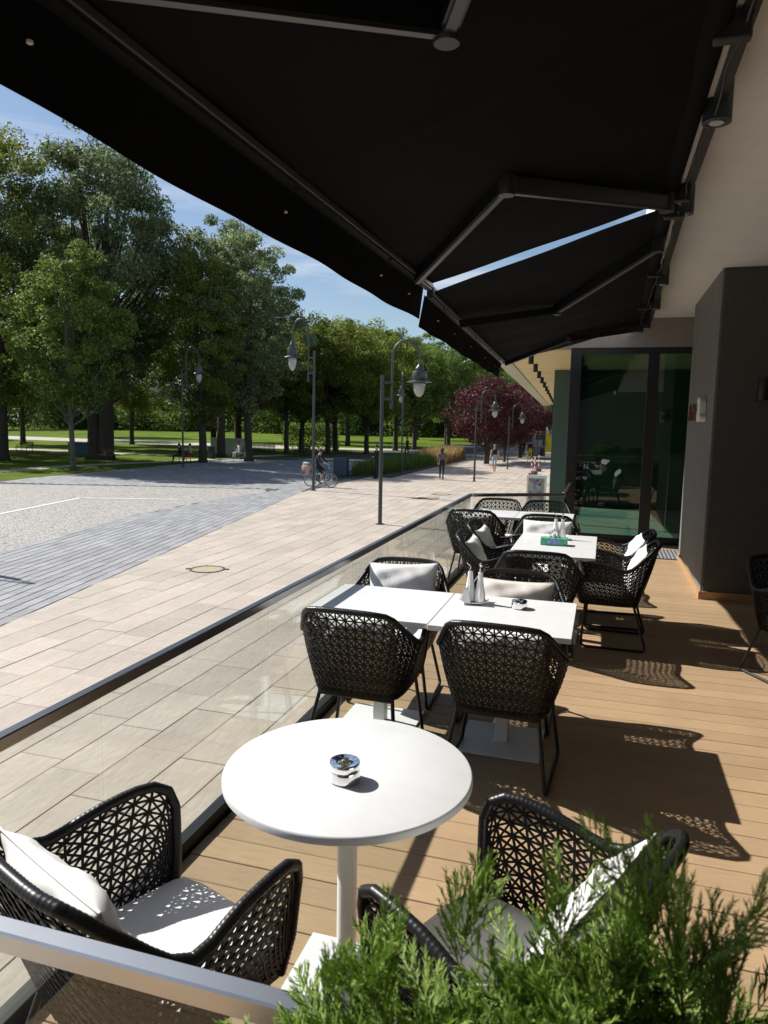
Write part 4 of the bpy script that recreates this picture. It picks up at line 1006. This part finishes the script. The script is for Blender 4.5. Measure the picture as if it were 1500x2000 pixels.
hold = pose(ell=(-.22, .0, 1.10), wrl=(-.07, .20, 1.12), hal=(0, .24, 1.13), elr=(.22, .0, 1.1), wrr=(.07, .20, 1.10), har=(.01, .24, 1.11))
sit = pose(pelvis=(0, -.05, .50), waist=(0, -.06, .66), chest=(0, -.03, .88), neckb=(0, -.02, 1.01), neck=(0, 0, 1.07), head=(0, .03, 1.17), crown=(0, .02, 1.26), nose=(0, .125, 1.16), shl=(-.185, -.02, .96), ell=(-.23, .02, .70), wrl=(-.12, .22, .62), hal=(-.06, .29, .61), shr=(.185, -.02, .96), elr=(.23, .02, .70), wrr=(.12, .22, .62), har=(.06, .29, .61),
           hil=(-.09, .0, .48), knl=(-.11, .42, .47), anl=(-.11, .42, .08), tol=(-.12, .57, .035), hir=(.09, .0, .48), knr=(.11, .42, .47), anr=(.11, .46, .08), tor=(.12, .61, .035))
def P_(label, px, py, rz, jo, bm, mats, hair=None, sc=1.0, hl=0, pos=None):
    c = atz(px, py, G) if pos is None else Vector(pos)
    mats = dict(mats); mats['skin'] = m_skin
    return person('person', label, (c.x, c.y, G if pos is None else pos[2]), rz, jo, ED, RAD, bm, mats, hair, scale=sc, hairlong=hl)
P_('person with long brown hair in grey top and black trousers walking away', 862, 937, .15, walk, bones('top', 'top', 'leg', 'leg', 'shoe'), dict(top=gy, leg=bl, shoe=bl), hairb, 1.0, .16)
P_('person in dark jacket and trousers standing near the lone street lamp', 735, 936, 2.4, hold, bones('top', 'top', 'leg', 'leg', 'shoe'), dict(top=bl, leg=bl, shoe=bl), hairb, 1.06)
P_('person in black top, light blue capris and pink shoes walking towards the terrace', 965, 922, PI-.1, walk, bones('top', 'half', 'leg', 'skin', 'shoe'), dict(top=bl, half=m_skin, leg=denim, shoe=pink), hairl, 1.0, .04)
P_('person in dark top carrying a white bag on the park side', 795, 893, 1.2, walk, bones('top', 'top', 'leg', 'leg', 'shoe'), dict(top=navy, leg=bl, shoe=wh), hairb, 1.0)
P_('person in black top and yellow trousers near the market parasol', 1034, 902, .4, walk, bones('top', 'top', 'leg', 'leg', 'shoe'), dict(top=bl, leg=yel, shoe=bl), hairb, 1.0)
P_('person in dark clothes by the market parasol', 1022, 893, 1.0, pose(), bones('top', 'top', 'leg', 'leg', 'shoe'), dict(top=navy, leg=bl, shoe=bl), hairb, 1.0)
c = atz(372, 903, G)
P_('seated person in white top and red trousers on a park bench', 0, 0, 2.4-PI*.15, sit, bones('top', 'half', 'leg', 'leg', 'shoe'), dict(top=wh, half=m_skin, leg=red, shoe=wh), hairb, 1, 0, (c.x, c.y, G))
c2 = c+Vector((-.62, -.35, 0))
P_('seated person in dark clothes beside the one in red trousers', 0, 0, 2.4-PI*.15, sit, bones('top', 'top', 'leg', 'leg', 'shoe'), dict(top=bl, leg=navy, shoe=bl), hairb, 1, 0, (c2.x, c2.y, G))
c3 = atz(467, 896, G)
P_('seated person in pale top on the bench by the leaning tree', 0, 0, 2.6, sit, bones('top', 'half', 'leg', 'leg', 'shoe'), dict(top=wh, half=m_skin, leg=denim, shoe=bl), hairb, 1, 0, (c3.x, c3.y, G))
# ---- benches
m_bwood = mat('bench_wood', (.17, .06, .03), .6, var=.2, vscale=8); m_bdark = mat('bench_dark_wood', (.05, .035, .028), .6)
def bench(label, x, y, rz, m, w=1.7):
    t = thing('park_bench', label, 'bench', (x, y, G), rz, 'park benches')
    for s in (-1, 1):
        leg = MB(); xx = s*(w/2-.18); leg.tube(catmull([(xx, -.28, .88), (xx, -.20, .46), (xx, -.24, 0)], 4), .024, 6); leg.tube(catmull([(xx, -.20, .44), (xx, .22, .44), (xx, .25, 0)], 4), .024, 6); leg.tube([(xx, -.23, .62), (xx, .2, .62), (xx, .22, .44)], .02, 6)
        leg.build('leg', m_darkmetal, t, 'auto')
    sl_ = MB().bbox(-w/2, w/2, -.045, .045, -.015, .015, .004).mesh('slat', m)
    for k in range(4): ob('seat_slat', sl_, t, (0, -.15+k*.11, .475))
    for k in range(3): o = ob('back_slat', sl_, t, (0, -.215-.025*k, .58+k*.12)); o.rotation_euler = (1.35, 0, 0)
c_ = atz(205, 903, G); bench('reddish brown park bench in front of the twin trunk', c_.x, c_.y, 2.6, m_bwood, 1.9)
bench('dark park bench under the seated couple', (c.x+c2.x)/2, (c.y+c2.y)/2, 2.4-PI*.15, m_bdark)
bench('dark park bench under the sitter in pale top', c3.x, c3.y, 2.6, m_bdark)
c_ = atz(590, 892, G); bench('dark park bench between trunks of the linden row', c_.x, c_.y, 2.6, m_bdark)
c_ = atz(48, 884, G); bench('dark park bench on the lawn behind the yellowing tree', c_.x, c_.y, 2.8, m_bdark, 2.0)

# ---- bicycle and rider
bk = atz(626, 951, G); BR = -.12        # local +x is the riding direction
bike = thing('bicycle', 'teal city bicycle with rear child seat bag ridden past the lamp', 'bicycle', (bk.x, bk.y, G), BR)
m_teal = mat('bike_teal', (.06, .13, .16), .3, .3); m_tyre = mat('tyre', (.015, .015, .015), .8)
for wx in (-.55, .55):
    w_ = ob('wheel', None, bike); w_.location = (wx, 0, .345)
    ring = [(.33*math.cos(2*PI*k/40), 0, .33*math.sin(2*PI*k/40)) for k in range(40)]
    MB().tube(ring, .02, 8, closed=True).build('tyre', m_tyre, w_, True)
    MB().tube([(x*.94, y, z*.94) for x, y, z in ring], .009, 6, closed=True).build('rim', m_chrome, w_, True)
    sp = MB()
    for k in range(16): a = 2*PI*k/16; sp.tube([(0, .02*(-1)**k, 0), (.31*math.cos(a), 0, .31*math.sin(a))], .0022, 4)
    sp.tube([(0, -.04, 0), (0, .04, 0)], .018, 8); sp.build('spokes', m_chrome, w_)
fr = MB()
for a, b_ in (((-.08, 0, .30), (-.22, 0, .82)), ((-.08, 0, .30), (.40, 0, .78)), ((-.17, 0, .66), (.40, 0, .80)), ((-.08, 0, .30), (-.55, 0, .345)), ((-.19, 0, .70), (-.55, 0, .345)), ((.385, 0, .98), (.43, 0, .66)), ((.43, 0, .66), (.55, 0, .345))): fr.tube([a, b_], .016, 8)
fr.build('frame', m_teal, bike, 'auto')
MB().tube(catmull([(.30, -.26, 1.08), (.40, -.12, 1.10), (.40, 0, 1.02), (.40, .12, 1.10), (.30, .26, 1.08)], 5), .012, 6).build('handlebar', m_chrome, bike, True)
MB().bbox(-.36, -.10, -.07, .07, .90, .95, .02).tube([(-.22, 0, .8), (-.23, 0, .92)], .014, 8).build('saddle', m_tyre, bike, 'auto')
MB().bbox(-.88, -.52, -.05, .05, .72, .745, .01).tube([(-.55, .03, .36), (-.7, .03, .73)], .007, 5).build('rack', m_darkmetal, bike)
cm = MB(); cm.lathe([(.09, -.008), (.09, .008)], 18); cm.v = [(x-.08, z, .30+y) for x, y, z in cm.v]; cm.tube([(-.08, -.09, .30), (.02, -.09, .16)], .01, 5).tube([(-.08, .09, .30), (-.18, .09, .44)], .01, 5).bbox(-.03, .07, -.16, -.08, .145, .165, .004).bbox(-.23, -.13, .08, .16, .43, .45, .004)
cm.build('crankset', m_darkmetal, bike)
MB().lathe([(.03, 0), (.045, .05), (.04, .07)], 12, (.44, 0, .86)).build('headlight', m_lampg, bike, True)
bag = MB(); bag.bbox(-.92, -.55, -.19, .19, .50, 1.0, .05); bg_ = bag.build('pannier_bag', cloth('tan_pink', (.62, .42, .34)), None, True); bg_.location = (bk.x, bk.y, G); bg_.rotation_euler = (0, 0, BR); tag(bg_, 'pale pink bag stacked on the rear rack of the bicycle', 'bag')
MB().bbox(-.90, -.60, -.15, .15, .995, 1.12, .05).build('green_flap', cloth('mint', (.50, .66, .55)), bg_, True)
RJ = dict(pelvis=(-.22, 0, 1.0), waist=(-.20, 0, 1.14), chest=(-.10, 0, 1.36), neckb=(-.05, 0, 1.48), neck=(-.02, 0, 1.54), head=(.01, -.01, 1.64), crown=(.005, -.01, 1.73), nose=(.06, -.09, 1.63),
   shl=(-.08, .18, 1.43), ell=(.10, .23, 1.22), wrl=(.28, .24, 1.12), hal=(.33, .25, 1.09), shr=(-.08, -.18, 1.43), elr=(.10, -.23, 1.22), wrr=(.28, -.24, 1.12), har=(.33, -.25, 1.09),
   hil=(-.18, .09, .96), knl=(.16, .11, .76), anl=(-.17, .12, .50), tol=(-.04, .12, .46), hir=(-.18, -.09, .96), knr=(.16, -.11, .62), anr=(.01, -.12, .22), tor=(.14, -.12, .185))
RR = dict(RAD); RR.update(pelvis=(.11, .12), waist=(.10, .11), chest=(.11, .13), head=(.085, .08))
person('person', 'cyclist in navy jacket and dark shorts looking towards the terrace', (bk.x, bk.y, G), BR, RJ, ED, RR, bones('top', 'top', 'leg', 'skin', 'shoe'), dict(top=navy, leg=bl, shoe=bl, skin=m_skin), hairb)

# ================================================================== STREET OBJECTS
def rect_thing(name, label, cat, px, py, rz=0, y=None):
    c = atz(px, py, G); return thing(name, label, cat, (c.x, c.y, G), rz)
# pale utility box in the park
ub = rect_thing('utility_box', 'long pale green utility box behind the thick tree trunk', 'utility box', 445, 886, -.35)
MB().bbox(-1.85, 1.85, -.35, .35, 0, 1.28, .02).build('body', mat('pale_green_paint', (.42, .47, .36), .6, var=.06), ub)
MB().bbox(-1.92, 1.92, -.42, .42, 1.282, 1.34, .01).build('lid', mat('pale_green_paint2', (.46, .51, .41), .6), ub)
for k in range(1, 4): MB().box(-1.85+k*.925-.006, -1.85+k*.925+.006, -.356, -.351, .05, 1.25).build('door_seam', m_darkmetal, ub)
def bin_(label, px, py, h, w, m):
    t = rect_thing('litter_bin', label, 'bin', px, py, .3); t['group'] = 'litter bins'
    MB().lathe([(w*.9, 0), (w, .06), (w, h*.86), (w*1.08, h*.88), (w*1.08, h*.98), (w*.8, h)], 16).build('body', m, t, 'auto'); MB().lathe([(w*.6, h+.001), (w*.5, h+.012)], 16).build('opening', m_tyre, t)
bin_('dark litter bin beside the thick tree trunk', 413, 896, .95, .26, m_darkmetal)
pn = rect_thing('sign_panel', 'dark blue framed panel at the end of the grass bed', 'panel', 666, 931, -.25)
MB().bbox(-.45, .45, -.12, .12, .06, 1.05, .03).build('panel', mat('panel_blue', (.03, .05, .09), .4), pn); MB().tube(fillet([(-.5, 0, 0), (-.46, 0, 1.12), (.46, 0, 1.12), (.5, 0, 0)], .1), .025, 8).build('frame', m_darkmetal, pn, 'auto')
bb = rect_thing('blue_container', 'low blue container beside the twin trunked tree', 'container', 158, 891, .2)
MB().bbox(-.75, .75, -.5, .5, .02, .98, .05).build('body', mat('container_blue', (.03, .11, .17), .5), bb); MB().bbox(-.8, .8, -.55, .55, .985, 1.06, .02).build('lid', mat('container_blue2', (.04, .14, .2), .5), bb)
fn = rect_thing('park_fence', 'low dark slatted fence beside the utility box', 'fence', 510, 887, -.35)
pk = MB().box(-.03, .03, -.012, .012, .05, .95).mesh('picket', m_bdark)
for k in range(22): ob('picket', pk, fn, (-1.6+k*.155, 0, 0))
MB().box(-1.65, 1.75, .013, .03, .25, .32).box(-1.65, 1.75, .013, .03, .7, .77).build('rail', m_bdark, fn)
# poster stand near the terrace end
bs = thing('poster_stand', 'white framed poster stand with colourful photos beyond the end balustrade', 'sign', (-1.93, 22.6, G), -.03)
MB().bbox(-.30, .30, -.02, .02, .42, 1.52, .004).build('board', m_signw, bs)
m_post = bpy.data.materials.new('poster_print'); m_post.use_nodes = True; n = m_post.node_tree; p = n.nodes['Principled BSDF']; t = n.nodes.new('ShaderNodeTexCoord'); v = n.nodes.new('ShaderNodeTexVoronoi'); v.inputs['Scale'].default_value = 9; v.distance = 'CHEBYCHEV'
hs = n.nodes.new('ShaderNodeHueSaturation'); hs.inputs['Saturation'].default_value = .5; hs.inputs['Value'].default_value = .5; n.links.new(t.outputs['Object'], v.inputs['Vector']); n.links.new(v.outputs['Color'], hs.inputs['Color']); n.links.new(hs.outputs[0], p.inputs['Base Color'])
MB().box(-.235, .235, -.026, -.0205, .50, 1.42).build('poster', m_post, bs)
MB().tube([(-.25, .0, 0), (-.25, 0, .45)], .018, 8).tube([(.25, .0, 0), (.25, 0, .45)], .018, 8).tube([(-.25, -.2, .012), (-.25, .2, .012)], .015, 6).tube([(.25, -.2, .012), (.25, .2, .012)], .015, 6).build('leg', m_whitebase, bs, 'auto')
# red and white barrier posts
m_rd = mat('barrier_red', (.60, .05, .06), .5); m_blk = mat('barrier_block', (.13, .10, .08), .8)
for k, (px, py) in enumerate(((1038, 931), (1044, 927), (1052, 921))):
    t = rect_thing('barrier_post', 'red and white barrier post on a dark block near the poster stand', 'barrier', px, py); t['group'] = 'barrier posts with chain'
    MB().bbox(-.17, .17, -.17, .17, 0, .22, .02).build('foot', m_blk, t)
    for q in range(6): MB().tube([(0, 0, .22+q*.14), (0, 0, .36+q*.14)], .035, 10).build('band', m_rd if q % 2 == 0 else m_signw, t, 'auto')
# market parasol with stall
mk = rect_thing('market_stall', 'small market stall under a straw coloured parasol', 'stall', 1048, 893)
MB().lathe([(1.45, 2.05), (1.40, 2.12), (1.1, 2.42), (.6, 2.66), (.1, 2.78), (.02, 2.8)], 18).build('parasol', mat('straw', (.42, .30, .19), .9, var=.25, vscale=6), mk, True)
MB().tube([(0, 0, 0), (0, 0, 2.75)], .03, 8).build('pole', m_darkmetal, mk, 'auto')
MB().bbox(-.75, .75, -.4, .4, .1, 1.05, .02).build('counter', mat('stall_grey', (.30, .28, .27), .7, var=.2), mk)
for s in (-1, 1): MB().bbox(s*.5-.16, s*.5+.16, -.45, -.41, .2, .85, .01).build('crate_front', m_bdark, mk)
fl = thing('feather_flag', 'yellow and white feather flag beside the green wall', 'flag', (-4.55, 60, G))
MB().tube(catmull([(0, 0, 0), (0, 0, 2.2), (.01, 0, 2.75), (.1, 0, 2.86)], 6), .015, 6).build('pole', m_darkmetal, fl, True)
fm = MB(); vs = []; fs = []
for i in range(13):
    z = .80+i*.165; w_ = .80*(1-.88*i/12)
    for j in range(5): vs.append((.02+w_*j/4, .04*math.sin(i*.7+j), z))
for i in range(12):
    for j in range(4): a = i*5+j; fs.append((a, a+1, a+6, a+5))
fm.add(vs, fs); fm.m = [1 if k//4 >= 9 else 0 for k in range(len(fs))]
fm.build('sail', [mat('flag_yellow', (.80, .65, .02), .7), m_signw], fl, True)

# ================================================================== FAR BUILDINGS
m_far = mat('far_grey_wall', (.33, .35, .37), .8, var=.08, vscale=.3); m_farw = mat('far_window', (.06, .08, .10), .2); m_farl = mat('far_pale_wall', (.55, .53, .49), .8, var=.08, vscale=.3)
def far_building(label, x0, x1, y, z1, floors, bays, m, depth=14, band=True):
    t = thing('far_building', label, 'building', ((x0+x1)/2, y, G)); w = x1-x0; h = z1-G
    MB().box(-w/2, w/2, 0, depth, 0, h).build('wall', m, t); MB().box(-w/2-.3, w/2+.3, -.3, depth+.3, h+.003, h+.5).build('roof', m_far, t)
    fh = h/floors; bw = w/bays; wm = MB().box(-bw*.32, bw*.32, -.06, .05, -fh*.27, fh*.27).mesh('window', m_farw); sm_ = MB().box(-bw*.36, bw*.36, -.18, .05, -.08, 0).mesh('sill', m_farl)
    for f in range(floors):
        for b in range(bays):
            o = ob('window', wm, t, (-w/2+bw*(b+.5), -.01, fh*(f+.55))); ob('sill', sm_, o, (0, -.02, -fh*.28))
far_building('long grey flat roofed building beyond the trees', -33, 8, 165, 11.6, 4, 16, m_far)
far_building('pale building with banded storeys at the end of the promenade', -10.5, 14, 112, 5.0, 3, 8, m_farl)
far_building('pale building far behind the park lawn', -140, -95, 150, 8.5, 3, 14, m_farl)
far_building('pale building behind the lawn between trunks', -84, -50, 152, 7.5, 3, 12, m_farl)
# building behind the terrace, seen only in reflections
t_ = far_building('dark brown building closing the terrace row behind the conifer', -16, 8, -32, 9, 3, 8, m_stucco)
